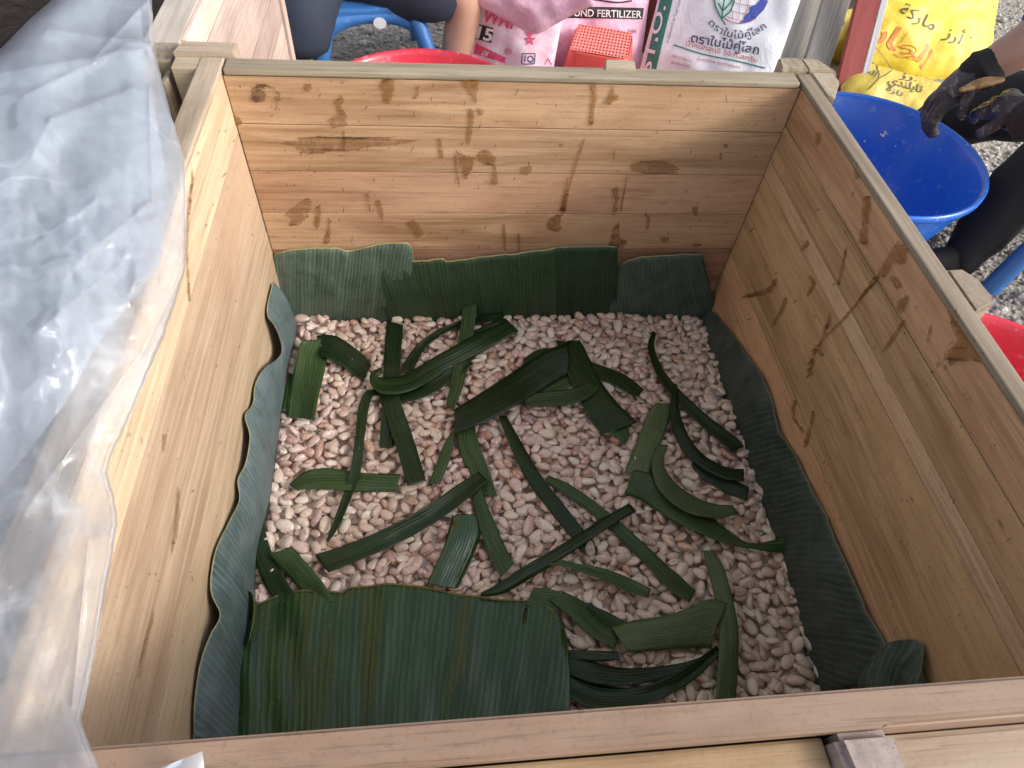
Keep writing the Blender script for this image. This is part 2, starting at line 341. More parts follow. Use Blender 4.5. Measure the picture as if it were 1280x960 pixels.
prism('cleat', BOX, pxpoly([(757, 76), (793, 77), (795, 90), (756, 88)]), -.12, .002, W_RAILX)
prism('cleat', BOX, [(.3548, .342), (.372, .343), (.3815, .329), (.3835, .305), (.379, .297), (.3548, .285)], -.55, -.001, W_POST, .003)
# outside of the front wall
prism('cleat', BOX, [(.104, -.0208), (.1385, -.0208), (.140, -.03), (.139, -.046), (.134, -.05), (.107, -.05)], -.5, -.0035, wood('z', (.30, .24, .215), (.17, .125, .115)), .004)
box('batten', BOX, (-.42, -.0372, -.105), (.1035, -.0206, -.0165), W_YEL, .002)
prism('batten', BOX, [(.052, -.0378), (.1035, -.0376), (.1035, -.062), (.045, -.062)], -.11, -.0225, wood('x', (.55, .38, .20), (.36, .22, .11)), .002)
box('batten', BOX, (.1415, -.048, -.10), (.45, -.0192, -.036), wood('x', (.40, .31, .22), (.25, .175, .11)), .004)
box('batten', BOX, (.13, -.075, -.16), (.45, -.0515, -.06), wood('x', *BROWN), .004)
# grooved post outside the back left corner
GP = [((-.4245, .655), (-.4135, .689)), ((-.4020, .655), (-.3965, .684))]
for (a, b) in GP: box('grooved_post', BOX, (a[0], a[1], GROUND + .002), (b[0], b[1], -.010 if a[0] < -.41 else -.013), W_POST)
box('grooved_post', BOX, (-.4245, .6895, GROUND + .002), (-.3965, .712, -.006), W_POST)
box('groove_board', BOX, (-.4132, .662, GROUND + .002), (-.4023, .689, -.045), wood('z', *MAROON))

# stains and drips on the walls (thin dried syrup), one part per wall
def stain_mat(name, col, k=.75, rough=.3):
    s = N(name); tc = s.n('ShaderNodeTexCoord'); t = s.tex(90, tc.outputs['Object'], 4, .7)
    t3 = s.tex(260, tc.outputs['Object'], 4, .7); al = s.math('MULTIPLY', s.ramp(s.math('ADD', s.math('MULTIPLY', t, .6), s.math('MULTIPLY', t3, .4)), [(.34, (.15, .15, .15)), (.5, (.8, .8, .8)), (.64, (1, 1, 1))]), k); s.set(Base_Color=s.mix(t3, col, mulc(col, .6)), Roughness=rough, Alpha=al); return s.m
M_STAIN = stain_mat('syrup_stain', (.36, .16, .04), .62); M_FLECK = stain_mat('dark_fleck', (.15, .075, .04), .8, .6); M_PALESTAIN = stain_mat('pale_stain', (.32, .16, .06), .5, .4)
M_KNOT = stain_mat('knot', (.17, .085, .04), .6, .6)
def stains(name, polys, mat, plane_kw, off, wall_n):
    vs, fs = [], []
    for poly in polys:
        pts = np.array(poly, float); c = pts.mean(0); ring = catmull(np.vstack([pts, pts[:1]]), max(24, 9 * len(pts)))[:-1]
        b = len(vs); seed = random.random() * 50
        for i, q in enumerate(ring):
            k = .93 + .3 * nz(q[0] * .16, q[1] * .16, seed) + .26 * nz(q[0] * .5, q[1] * .5, seed)
            q = c + (q - c) * k; vs.append(P(q[0], q[1], **plane_kw) + np.array(wall_n) * off)
        fs += [tuple(b + i for i in t_) for t_ in tessellate_polygon([[Vector((q[0], q[1], 0)) for q in ring]])]
    me = mesh_py(name, vs, fs, False); o = kid(name, me, BOX, mat); o['kind'] = 'stuff'; return o
def zoomed(x0, y0, k, polys): return [[(x0 + x * k, y0 + y * k) for x, y in p] for p in polys]
def drip(pts, wpx):
    a = np.array(pts, float); t = np.gradient(a, axis=0); nn = np.c_[-t[:, 1], t[:, 0]]; nn /= np.linalg.norm(nn, axis=1)[:, None] + 1e-9
    wv = np.array(wpx if hasattr(wpx, '__len__') else [wpx] * len(a))[:, None] / 2
    return [tuple(p) for p in np.vstack([a + nn * wv, (a - nn * wv)[::-1]])]
A3 = [[(728, 124), (760, 122), (788, 130), (786, 180), (768, 222), (750, 228), (735, 200), (725, 160)], [(1062, 128), (1100, 122), (1142, 135), (1136, 190), (1130, 240), (1108, 205), (1085, 170)],
      drip([(1108, 258), (1105, 320), (1095, 390)], [22, 26, 18]), [(1045, 432), (1090, 450), (1125, 460), (1115, 500), (1088, 552), (1068, 520), (1050, 470)], [(1128, 445), (1165, 428), (1200, 445), (1216, 480), (1180, 490), (1140, 478)],
      drip([(1200, 480), (1208, 520), (1205, 570)], [12, 14, 30]), drip([(1040, 450), (1048, 520), (1060, 590)], [12, 12, 6]), [(530, 205), (560, 195), (578, 220), (560, 245), (582, 275), (590, 296), (560, 280), (538, 250)],
      [(835, 742), (862, 722), (890, 745), (905, 780), (880, 795), (860, 770)], drip([(463, 660), (462, 710), (455, 755)], [18, 26, 18]), drip([(507, 710), (510, 760), (500, 815)], [8, 14, 26]), drip([(710, 640), (722, 670), (735, 720)], [22, 30, 6]),
      drip([(668, 610), (676, 650), (685, 695)], [14, 12, 6]), drip([(1245, 735), (1247, 790), (1250, 850)], [6, 16, 6]), drip([(972, 372), (978, 420), (982, 465)], [14, 20, 14]), [(100, 280), (135, 290), (145, 320), (115, 325)], [(405, 150), (435, 155), (430, 185), (405, 180)], [(1128, 250), (1158, 255), (1155, 280), (1135, 282)], drip([(570, 350), (572, 390), (576, 430)], [10, 14, 6]), drip([(880, 160), (884, 190), (870, 208)], [14, 10, 14])]
A4 = [drip([(343, 145), (346, 200), (338, 260), (332, 312)], [26, 22, 20, 22]), [(382, 228), (405, 195), (422, 165), (440, 195), (452, 212), (425, 230), (400, 240)], drip([(305, 380), (270, 480), (240, 580), (210, 695)], [9, 13, 10, 24]),
      [(140, 740), (165, 712), (205, 705), (210, 745), (195, 772), (150, 765)], drip([(432, 590), (438, 640), (432, 685)], [30, 14, 24]), [(430, 738), (450, 732), (455, 795), (492, 815), (470, 832), (412, 828)], [(755, 672), (778, 664), (782, 690), (768, 712)], [(620, 795), (655, 795), (658, 806), (635, 818)],
      drip([(482, 545), (470, 610), (455, 690)], [8, 7, 10]), [(888, 402), (912, 402), (905, 420), (890, 416)], drip([(880, 440), (875, 465)], [14, 10]), drip([(428, 432), (428, 465)], [10, 10]), [(755, 822), (795, 822), (790, 834), (760, 834)], drip([(560, 690), (575, 720), (565, 760)], [8, 20, 10]), drip([(235, 540), (225, 600), (215, 660)], [8, 8, 14]), drip([(28, 785), (30, 850)], [10, 12])]
kw = dict(Y=LY)
stains('stain', zoomed(260, 60, .297, A3) + zoomed(640, 60, .297, A4), M_STAIN, kw, .0011, (0, -1, 0))
stains('pale_stain', zoomed(260, 60, .297, [[(310, 400), (420, 365), (600, 372), (850, 380), (845, 400), (620, 425), (450, 440), (330, 430)], [(500, 300), (560, 270), (590, 320), (520, 330)], [(330, 680), (430, 630), (420, 720), (350, 740)]]) + zoomed(640, 60, .297, [[(30, 500), (80, 495), (70, 530), (35, 528)], [(195, 400), (215, 400), (210, 420), (196, 415)], [(480, 480), (640, 470), (700, 520), (520, 525)]]), M_PALESTAIN, kw, .0014, (0, -1, 0))
def ring_poly(cx, cy, r, ir, n=18): return [(cx + r * 1.15 * math.cos(a), cy + r * math.sin(a)) for a in np.linspace(0, 2 * math.pi, n)[:-1]]
stains('knot', zoomed(260, 60, .297, [ring_poly(215, 198, 30, 0), drip([(190, 160), (240, 152), (285, 175), (302, 205), (285, 262)], [5, 9, 10, 9, 4])]), M_KNOT, kw, .0013, (0, -1, 0))
stains('knot', zoomed(260, 60, .297, [ring_poly(203, 212, 15, 0), drip([(180, 172), (215, 160), (245, 172)], [7, 9, 5])]), M_FLECK, kw, .0016, (0, -1, 0))
def flecks(n, x0, x1, y0, y1, ok, slant):
    out = []
    while len(out) < n:
        x, y = random.uniform(x0, x1), random.uniform(y0, y1)
        if not ok(x, y): continue
        l = min(7, random.expovariate(1 / 1.3) + .8); wd = random.uniform(.7, 1.7); a = slant + random.gauss(0, .35)
        dx, dy = math.cos(a) * l, math.sin(a) * l; out.append([(x - dx, y - dy), (x - dy * wd / l * .5, y + dx * wd / l * .5), (x + dx, y + dy), (x + dy * wd / l * .5, y - dx * wd / l * .5)])
    return out
stains('fleck', flecks(190, 285, 990, 100, 318, lambda x, y: 280 + (y - 95) * .29 < x < 1000 - (y - 104) * .44, 1.9), M_FLECK, kw, .0018, (0, -1, 0))
A5 = [[(555, 362), (592, 395), (570, 440), (545, 430), (520, 470), (495, 462), (520, 420)], drip([(500, 465), (455, 525), (410, 580), (350, 640), (312, 690), (303, 740), (310, 765)], [16, 7, 9, 6, 9, 7, 3]),
      [(700, 570), (722, 560), (745, 610), (800, 690), (795, 712), (740, 712), (700, 720), (690, 690), (725, 655), (708, 610)], [(428, 152), (440, 145), (447, 170), (440, 188), (430, 180)], drip([(328, 58), (324, 92)], [14, 10]), drip([(572, 600), (545, 640), (515, 682)], [8, 12, 8]), drip([(238, 530), (220, 570), (196, 612)], [14, 10, 6]),
      drip([(465, 240), (462, 310), (455, 375)], [24, 20, 22]), [(560, 535), (585, 525), (580, 560), (565, 575), (552, 560)], drip([(408, 385), (395, 450), (385, 500)], [8, 9, 6]), drip([(210, 475), (185, 510), (110, 530)], [10, 16, 8]), drip([(262, 820), (255, 850), (262, 885), (285, 915)], [10, 12, 8, 6]), drip([(315, 850), (305, 900), (290, 955)], [6, 9, 14]), drip([(305, 470), (315, 490), (300, 520)], [10, 14, 8]), [(668, 712), (676, 718), (672, 730), (664, 726)], [(650, 736), (657, 740), (654, 748), (648, 745)], [(690, 720), (698, 724), (692, 738), (686, 733)], drip([(650, 610), (640, 660)], [5, 8]), drip([(360, 590), (330, 670), (345, 700)], [10, 8, 5]), drip([(535, 470), (560, 500)], [14, 20]), drip([(300, 370), (280, 395)], [14, 10])]
kwr = dict(X=HX)
stains('stain', zoomed(880, 140, .4376, A5), M_STAIN, kwr, .0011, (-1, 0, 0))
stains('fleck', flecks(150, 900, 1275, 130, 830, lambda x, y: (x > 905 + max(0, y - 400) * .55) and (x < 1005 + (y - 115) * .66) and y > 345 - (x - 900) * 2.2, 2.15), M_FLECK, kwr, .0018, (-1, 0, 0))
kwl = dict(X=-HX)
stains('fleck', flecks(70, 120, 330, 130, 900, lambda x, y: x > 262 - (y - 120) * .33 and x < 300 + (y - 180) * .2 and x < 345 - max(0, y - 420) * .24, 1.75), M_FLECK, kwl, .0018, (1, 0, 0))
stains('stain', [drip([(240, 215), (232, 300), (236, 380)], [3, 4, 2]), drip([(205, 545), (203, 565)], [5, 3]), drip([(222, 610), (220, 650), (214, 690)], [3, 6, 3]), drip([(190, 770), (180, 810), (172, 850)], [3, 5, 2]), drip([(318, 520), (316, 560)], [7, 3])], M_PALESTAIN, kwl, .0012, (1, 0, 0))

# ------------------------------------------------------------------ heap of beans: every bean is dropped onto those below it
CELL = .0016; NX, NY = int(.662 / CELL), int(.655 / CELL); X0, Y0 = -.331, .004
def heap_floor():
    xs = X0 + np.arange(NX) * CELL; ys = Y0 + np.arange(NY) * CELL; gx, gy = np.meshgrid(xs, ys, indexing='ij')
    h = ZS - .021 + .007 * np.sin(gx * 9 + 1) * np.cos(gy * 8) + .012 * np.exp(-((gx - .05) ** 2 + (gy - .35) ** 2) / .02) - .016 * np.clip((.16 - gy) / .16, 0, 1) * np.clip((gx + .0) / .3, 0, 1) + .012 * np.exp(-((gx + .3) ** 2 + (gy - .66) ** 2) / .004)
    return h
H = heap_floor(); HB = H.copy()
def rotm(yaw, pit, rol):
    return np.array(Matrix.Rotation(yaw, 3, 'Z') @ Matrix.Rotation(pit, 3, 'Y') @ Matrix.Rotation(rol, 3, 'X'))
TEMPL = []
for i in range(190):
    ln = RNG.uniform(.0078, .0126); wd = ln * RNG.uniform(.56, .70); tk = ln * RNG.uniform(.36, .50)
    R_ = rotm(RNG.uniform(0, 2 * math.pi), RNG.normal(0, .30), RNG.normal(0, .5)); D = np.diag(1 / np.array([ln, wd, tk]) ** 2); A = R_ @ D @ R_.T
    m = int(ln / CELL) + 1; g = np.arange(-m, m + 1) * CELL; dx, dy = np.meshgrid(g, g, indexing='ij')
    qa = A[2, 2]; qb = A[0, 2] * dx + A[1, 2] * dy; qc = A[0, 0] * dx ** 2 + A[1, 1] * dy ** 2 + 2 * A[0, 1] * dx * dy - 1
    disc = qb ** 2 - qa * qc; ok = disc > 0; rt = np.sqrt(np.where(ok, disc, 0)); lo = np.where(ok, (-qb - rt) / qa, 1e3); up = np.where(ok, (-qb + rt) / qa, -1e3)
    TEMPL.append((m, lo, up, R_, (ln, wd, tk)))
BEANS = []
for k in range(4500):
    best = None
    for c in range(9 if k < 3000 else 16):
        ti = RNG.integers(len(TEMPL)); m, lo, up, R_, dims = TEMPL[ti]
        i = RNG.integers(m - 1, NX - m + 1); j = RNG.integers(m - 1, NY - m + 1)
        i = min(max(i, m), NX - m - 1); j = min(max(j, m), NY - m - 1)
        sub = H[i - m:i + m + 1, j - m:j + m + 1]; z = float((sub - lo).max()); key = z + .45 * dims[2] - HB[i, j]
        if best is None or key < best[0]: best = (key, z, i, j, ti)
    _, z, i, j, ti = best; m, lo, up, R_, dims = TEMPL[ti]
    z -= .0020
    H[i - m:i + m + 1, j - m:j + m + 1] = np.maximum(H[i - m:i + m + 1, j - m:j + m + 1], z + up)
    BEANS.append((X0 + i * CELL, Y0 + j * CELL, z, ti))
# smooth upper envelope of the heap, for what lies on it
def envelope(h, r):
    a = h.copy()
    for ax in (0, 1):
        st = np.stack([np.roll(a, k, ax) for k in range(-r, r + 1, 2)]); a = .55 * st.max(0) + .45 * st.mean(0)
    for _ in range(2):
        for ax in (0, 1): a = np.mean([np.roll(a, k, ax) for k in range(-5, 6, 2)], 0)
    return a
ENV = envelope(H, 8)
def env(x, y):
    i = int(min(max((x - X0) / CELL, 12), NX - 13)); j = int(min(max((y - Y0) / CELL, 12), NY - 13)); return float(ENV[i, j])
print('heap z', H.mean(), H.max(), np.percentile(H, 5))

def dil(h, r_, bl):
    a = h.copy()
    for ax in (0, 1): a = np.stack([np.roll(a, k, ax) for k in range(-r_, r_ + 1)]).max(0)
    for _ in range(bl):
        for ax in (0, 1): a = (np.roll(a, 2, ax) + np.roll(a, -2, ax) + 2 * a) / 4
    return a
TOPS = dil(H, 3, 2); TOPW = dil(H, 5, 6)
def tops(x, y, m=None):
    m = TOPS if m is None else m; i = (x - X0) / CELL; j = (y - Y0) / CELL; i = min(max(i, 0), NX - 1.001); j = min(max(j, 0), NY - 1.001); a, b = int(i), int(j); u, v = i - a, j - b; a2, b2 = min(a + 1, NX - 1), min(b + 1, NY - 1)
    return float((m[a, b] * (1 - u) + m[a2, b] * u) * (1 - v) + (m[a, b2] * (1 - u) + m[a2, b2] * u) * v)
def bean_variant(sd):
    n, m = 14, 8; vs, fs = [], []; rr = random.Random(sd); bend = rr.uniform(-.12, .12); asym = rr.uniform(-.12, .28); off = rr.uniform(0, 40); wr = rr.uniform(.05, .17)
    vs.append((-1, 0, 0))
    for i in range(1, m):
        th = math.pi * i / m; x = -math.cos(th); r0 = math.sin(th) ** .82
        for k in range(n):
            a = 2 * math.pi * k / n; y, z = math.cos(a) * r0 * (1 + asym * x), math.sin(a) * r0 * (1 + .5 * asym * x)
            z -= .14 * math.exp(-(y / .22) ** 2) * r0 * (1 if z > 0 else 0) * rr.choice((.5, 1.0)); y += bend * (1 - x * x)
            d = 1 + wr * nz(x * 2.3 + off, y * 2.3, z * 2.3) + wr * .8 * nz(x * 5 + off, y * 5, z * 5); vs.append((x * (1 + .5 * (d - 1)), y * d, z * d))
    vs.append((1, 0, 0)); L = len(vs) - 1
    for k in range(n):
        fs.append((0, 1 + (k + 1) % n, 1 + k)); fs.append((L, L - n + k, L - n + (k + 1) % n))
    for i in range(m - 2):
        for k in range(n): a = 1 + i * n; fs.append((a + k, a + (k + 1) % n, a + n + (k + 1) % n, a + n + k))
    return np.array(vs), fs
VAR = [bean_variant(i) for i in range(12)]
def bean_material(pale=False):
    s = N('bean_pulp'); ge = s.n('ShaderNodeNewGeometry'); oi = s.n('ShaderNodeObjectInfo'); tc = s.n('ShaderNodeTexCoord'); at = s.n('ShaderNodeAttribute', attribute_name='tint')
    r = s.math('FRACT', s.math('ADD', at.outputs['Fac'], s.math('MULTIPLY', oi.outputs['Random'], 3.7)))
    c = s.ramp(r, [(0, (.87, .79, .65)), (.14, (.79, .65, .52)), (.34, (.71, .51, .41)), (.56, (.64, .42, .35)), (.76, (.75, .56, .46)), (.86, (.58, .33, .23)), (.94, (.45, .18, .10)), (1.0, (.34, .16, .19))])
    geo = ge.outputs['Position']; t = s.tex(230, geo, 4, .6, .3); t2 = s.tex(800, geo, 3, .6)
    c = s.mix(s.ramp(t, [(.46, (0, 0, 0)), (.7, (.75, .75, .75))]), c, (.86, .78, .69)); c = s.mix(s.math('MULTIPLY', s.ramp(t, [(.24, (1, 1, 1)), (.42, (0, 0, 0))]), .4), c, (.50, .27, .20))
    reg = s.tex(6.5, geo, 2); c = s.mix(s.math('MULTIPLY', s.ramp(reg, [(.42, (0, 0, 0)), (.62, (1, 1, 1))]), .5), c, s.mix(.55, c, (.70, .60, .46)))
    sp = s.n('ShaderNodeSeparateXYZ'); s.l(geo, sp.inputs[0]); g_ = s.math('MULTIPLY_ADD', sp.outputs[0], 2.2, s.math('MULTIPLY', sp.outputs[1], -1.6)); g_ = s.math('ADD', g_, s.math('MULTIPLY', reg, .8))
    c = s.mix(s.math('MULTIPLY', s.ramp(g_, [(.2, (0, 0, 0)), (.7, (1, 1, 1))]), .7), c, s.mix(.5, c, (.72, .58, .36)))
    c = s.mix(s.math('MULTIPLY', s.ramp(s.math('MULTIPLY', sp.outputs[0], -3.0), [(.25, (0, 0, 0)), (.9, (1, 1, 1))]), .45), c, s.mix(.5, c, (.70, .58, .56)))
    if pale: c = s.mix(.6, c, (.8, .76, .68))
    s.set(Base_Color=c, Roughness=s.math('ADD', s.math('MULTIPLY', t2, .25), .22)); s.b.inputs['Specular IOR Level'].default_value = .5
    s.b.inputs['Coat Weight'].default_value = .5; s.b.inputs['Coat Roughness'].default_value = .1
    s.bump(s.math('ADD', s.math('MULTIPLY', t, .9), s.math('MULTIPLY', t2, .5)), .7, .0018); return s.m
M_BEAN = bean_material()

# ------------------------------------------------------------------ banana leaves lining the box
def loft(name, label, top, bot, mat, nU=70, nV=14, rip=.0015, bulge=(0, 0, 0), edge_wob=.003, group=None, cut=None, ripf=40, seed=0, lean=0.0, cat='leaf', drape=False):
    a, b = catmull(top, nU), catmull(bot, nU); mid = (a + b) / 2; ul = np.r_[0, np.cumsum(np.linalg.norm(np.diff(mid, axis=0), axis=1))]
    vs, uv = [], []; bl = np.array(bulge, float); nb = np.linalg.norm(bl); bn = bl / nb if nb > 0 else np.array([0, 0, 1.])
    for i in range(nU):
        for j in range(nV):
            v = j / (nV - 1); p = a[i] * (1 - v) + b[i] * v
            wv = rip * (nz(ul[i] * ripf, v * 1.3, seed) * 1.0 + .6 * nz(ul[i] * ripf * 2.7, v * 2, seed + 9)) * (1 - .3 * v)
            ed = edge_wob * nz(ul[i] * 12, 3.1, seed + 4) * (1 - v) ** 3 + edge_wob * .25 * nz(ul[i] * 70, 7.7, seed + 4) * (1 - v) ** 4
            p = p + bl * math.sin(math.pi * v) + bn * wv + (a[i] - b[i]) / (np.linalg.norm(a[i] - b[i]) + 1e-9) * ed
            if drape and abs(p[0]) < HX and p[1] > .005: p[2] = max(p[2], tops(p[0], p[1], TOPW) + .0012)
            vs.append(p); uv.append((ul[i] + lean * v, v))
    fs = [(i * nV + j, (i + 1) * nV + j, (i + 1) * nV + j + 1, i * nV + j + 1) for i in range(nU - 1) for j in range(nV - 1) if not (cut and cut(i / (nU - 1), j / (nV - 1)))]
    me = mesh_py(name, vs, fs, True, uv); o = link(name, me, None, mat); tag(o, label, cat, group)
    so_ = o.modifiers.new('thick', 'SOLIDIFY'); so_.thickness = .0005; so_.offset = 0; return o
LG = 'banana leaves lining the box'
yb = LY - .004
def onback(pts, y0): return [P(x, y, Y=y0) for x, y in pts]
def lowback(pts, dy=.014): return [np.array([*P(x, y, Y=LY - dy)[:2], -.405]) for x, y in pts]
loft('banana_leaf', 'grey-green ribbed leaf standing in the back left corner of the box', onback([(339, 326), (348, 316), (380, 311), (418, 309), (437, 312), (462, 306), (500, 303), (513, 307), (518, 326), (522, 345)], yb),
     lowback([(352, 420), (362, 420), (385, 420), (412, 420), (430, 420), (450, 420), (475, 420), (490, 420), (500, 420), (512, 420)]), LEAF_GREY, 90, 14, .0022, (0, -.004, 0), .002, LG, seed=1, lean=.012)
loft('banana_leaf', 'dark green leaf standing along the middle of the back wall', onback([(458, 334), (485, 331), (520, 326), (552, 323), (558, 326), (575, 324), (610, 320), (650, 316), (692, 310), (694, 309)], yb - .0035),
     lowback([(490, 420), (510, 420), (530, 420), (555, 420), (565, 420), (585, 420), (615, 420), (650, 420), (692, 420), (695, 420)], .016), LEAF_GREEN, 110, 14, .0024, (0, -.003, 0), .002, LG, seed=2, lean=.006)
loft('banana_leaf', 'squarish green leaf piece with upright split beside it at the middle of the back wall', onback([(694, 311), (698, 308), (730, 307), (768, 307), (771, 309)], yb - .0025),
     lowback([(695, 420), (700, 420), (728, 420), (762, 420), (766, 420)], .015), LEAF_GREEN, 50, 14, .0018, (0, -.003, 0), .0012, LG, seed=3, lean=-.004)
loft('banana_leaf', 'short grey-green leaf piece with rounded left edge near the back right corner', onback([(765, 352), (775, 332), (792, 322), (830, 319), (874, 317), (876, 318)], yb - .001),
     lowback([(752, 420), (770, 420), (790, 420), (830, 420), (880, 420), (890, 420)], .015), LEAF_GREY, 60, 14, .0018, (0, -.003, 0), .0012, LG, seed=4, lean=-.006)
def left_at(pts, off): return [P(x, y, X=-HX + o) for (x, y), o in zip(pts, off)]
tl = [(341, 352), (334, 392), (345, 410), (352, 440), (330, 462), (319, 480), (316, 505), (306, 520), (312, 545), (306, 580), (297, 600), (299, 625), (285, 655), (269, 690), (263, 738), (275, 768), (262, 795), (250, 830), (243, 880), (242, 925)]
to = [.004, .004, .013, .016, .008, .004, .005, .004, .010, .008, .004, .008, .005, .004, .004, .014, .009, .005, .004, .004]
bl_ = [(371, 405), (369, 420), (364, 440), (358, 462), (356, 480), (354, 500), (350, 522), (348, 545), (345, 565), (342, 590), (338, 615), (333, 640), (326, 665), (320, 695), (318, 725), (318, 755), (312, 790), (306, 830), (302, 880), (300, 930)]
loft('banana_leaf', 'long bluish grey leaf folded over along the left wall of the box', left_at(tl, to), [P(x, y, z=ZS + .004) - np.array([0, 0, .003]) for x, y in bl_], LEAF_BLUE, 150, 18, .0022, (.004, 0, .012), .002, LG, ripf=30, seed=5, lean=-.03)
tr = [(880, 386), (893, 392), (908, 410), (926, 432), (946, 462), (962, 492), (976, 535), (996, 572), (1008, 600), (1030, 640), (1048, 680), (1070, 730), (1088, 770), (1106, 802), (1118, 850)]
br = [(880, 398), (890, 415), (902, 440), (914, 462), (928, 490), (940, 520), (956, 555), (970, 590), (980, 620), (992, 655), (1003, 690), (1014, 730), (1024, 775), (1036, 815), (1046, 860)]
loft('banana_leaf', 'long dull green leaf lying against the right wall of the box', [P(x, y, X=HX - .004) for x, y in tr], [np.array([min(.315, P(x, y, z=ZS - .001)[0] - .004), P(x, y, z=ZS - .001)[1], -.408]) for x, y in br], LEAF_RIGHT, 130, 16, .0036, (-.004, 0, .002), .004, LG, ripf=30, seed=6, lean=.05)
# crumpled leaf end, front right corner
loft('banana_leaf', 'small crumpled green leaf end curling in the front right corner of the box', [P(x, y, X=HX - o_) for x, y, o_ in ((1088, 826, .020), (1104, 806, .012), (1128, 800, .006), (1147, 801, .005), (1154, 812, .005), (1153, 836, .010), (1161, 866, .005))],
     [P(x, y, X=HX - o_) for x, y, o_ in ((1072, 872, .026), (1092, 872, .022), (1112, 874, .018), (1128, 876, .010), (1142, 878, .014), (1152, 880, .012), (1166, 884, .006))], LEAF_RIGHT, 50, 14, .005, (-.006, 0, .002), .002, LG, ripf=50, seed=8)
loft('banana_leaf', 'dark green leaf end tucked low in the front right corner behind the beans', [P(1046, 818, z=-.345), P(1062, 800, z=-.335), P(1085, 796, z=-.325), P(1102, 806, z=-.318)],
     [P(1040, 868, z=-.385), P(1062, 870, z=-.385), P(1090, 870, z=-.375), P(1116, 868, z=-.36)], LEAF_GREEN, 40, 12, .005, (0, -.004, .01), .003, LG, ripf=30, seed=9)
# big glossy leaf at the front
ft = [(303, 752), (310, 755), (326, 752), (345, 743), (375, 737), (410, 739), (428, 740), (440, 734), (475, 731), (520, 732), (560, 738), (600, 746), (632, 749), (660, 750), (680, 756), (696, 772), (706, 792), (710, 812)]
fb = [(296, 915), (302, 917), (318, 916), (340, 914), (370, 912), (405, 910), (425, 908), (440, 906), (475, 904), (520, 900), (560, 897), (600, 894), (632, 892), (655, 890), (675, 889), (692, 888), (704, 887), (713, 886)]
ftz = []
for x, y in ft:
    p = P(x, y, z=ZS + .006)
    for _ in range(3): p = P(x, y, z=env(p[0], p[1]) + .007)
    ftz.append(p)
fbz = [P(x, y + 14, z=ZS + .012) for x, y in fb]
fcut = lambda u, v: (.800 < u < .812 and .06 < v < .20) or (.806 < u < .812 and v < .03)
BIG = loft('banana_leaf', 'big glossy dark green leaf spread over the beans at the front of the box', ftz, fbz, LEAF_TOP, 150, 30, .0075, (0, 0, .006), .0015, LG, ripf=16, seed=11, cut=fcut, drape=True)
loft('banana_leaf', 'narrow dark green leaf edge rolled up beside the big front leaf', [P(310, 738, z=-.345), P(316, 742, z=-.345), P(318, 765, z=-.345), P(312, 800, z=-.345)], [P(306, 742, z=-.365), P(312, 760, z=-.366), P(312, 785, z=-.366), P(306, 815, z=-.366)], LEAF_TOP, 24, 8, .002, (0, 0, .003), .001, LG, seed=12)

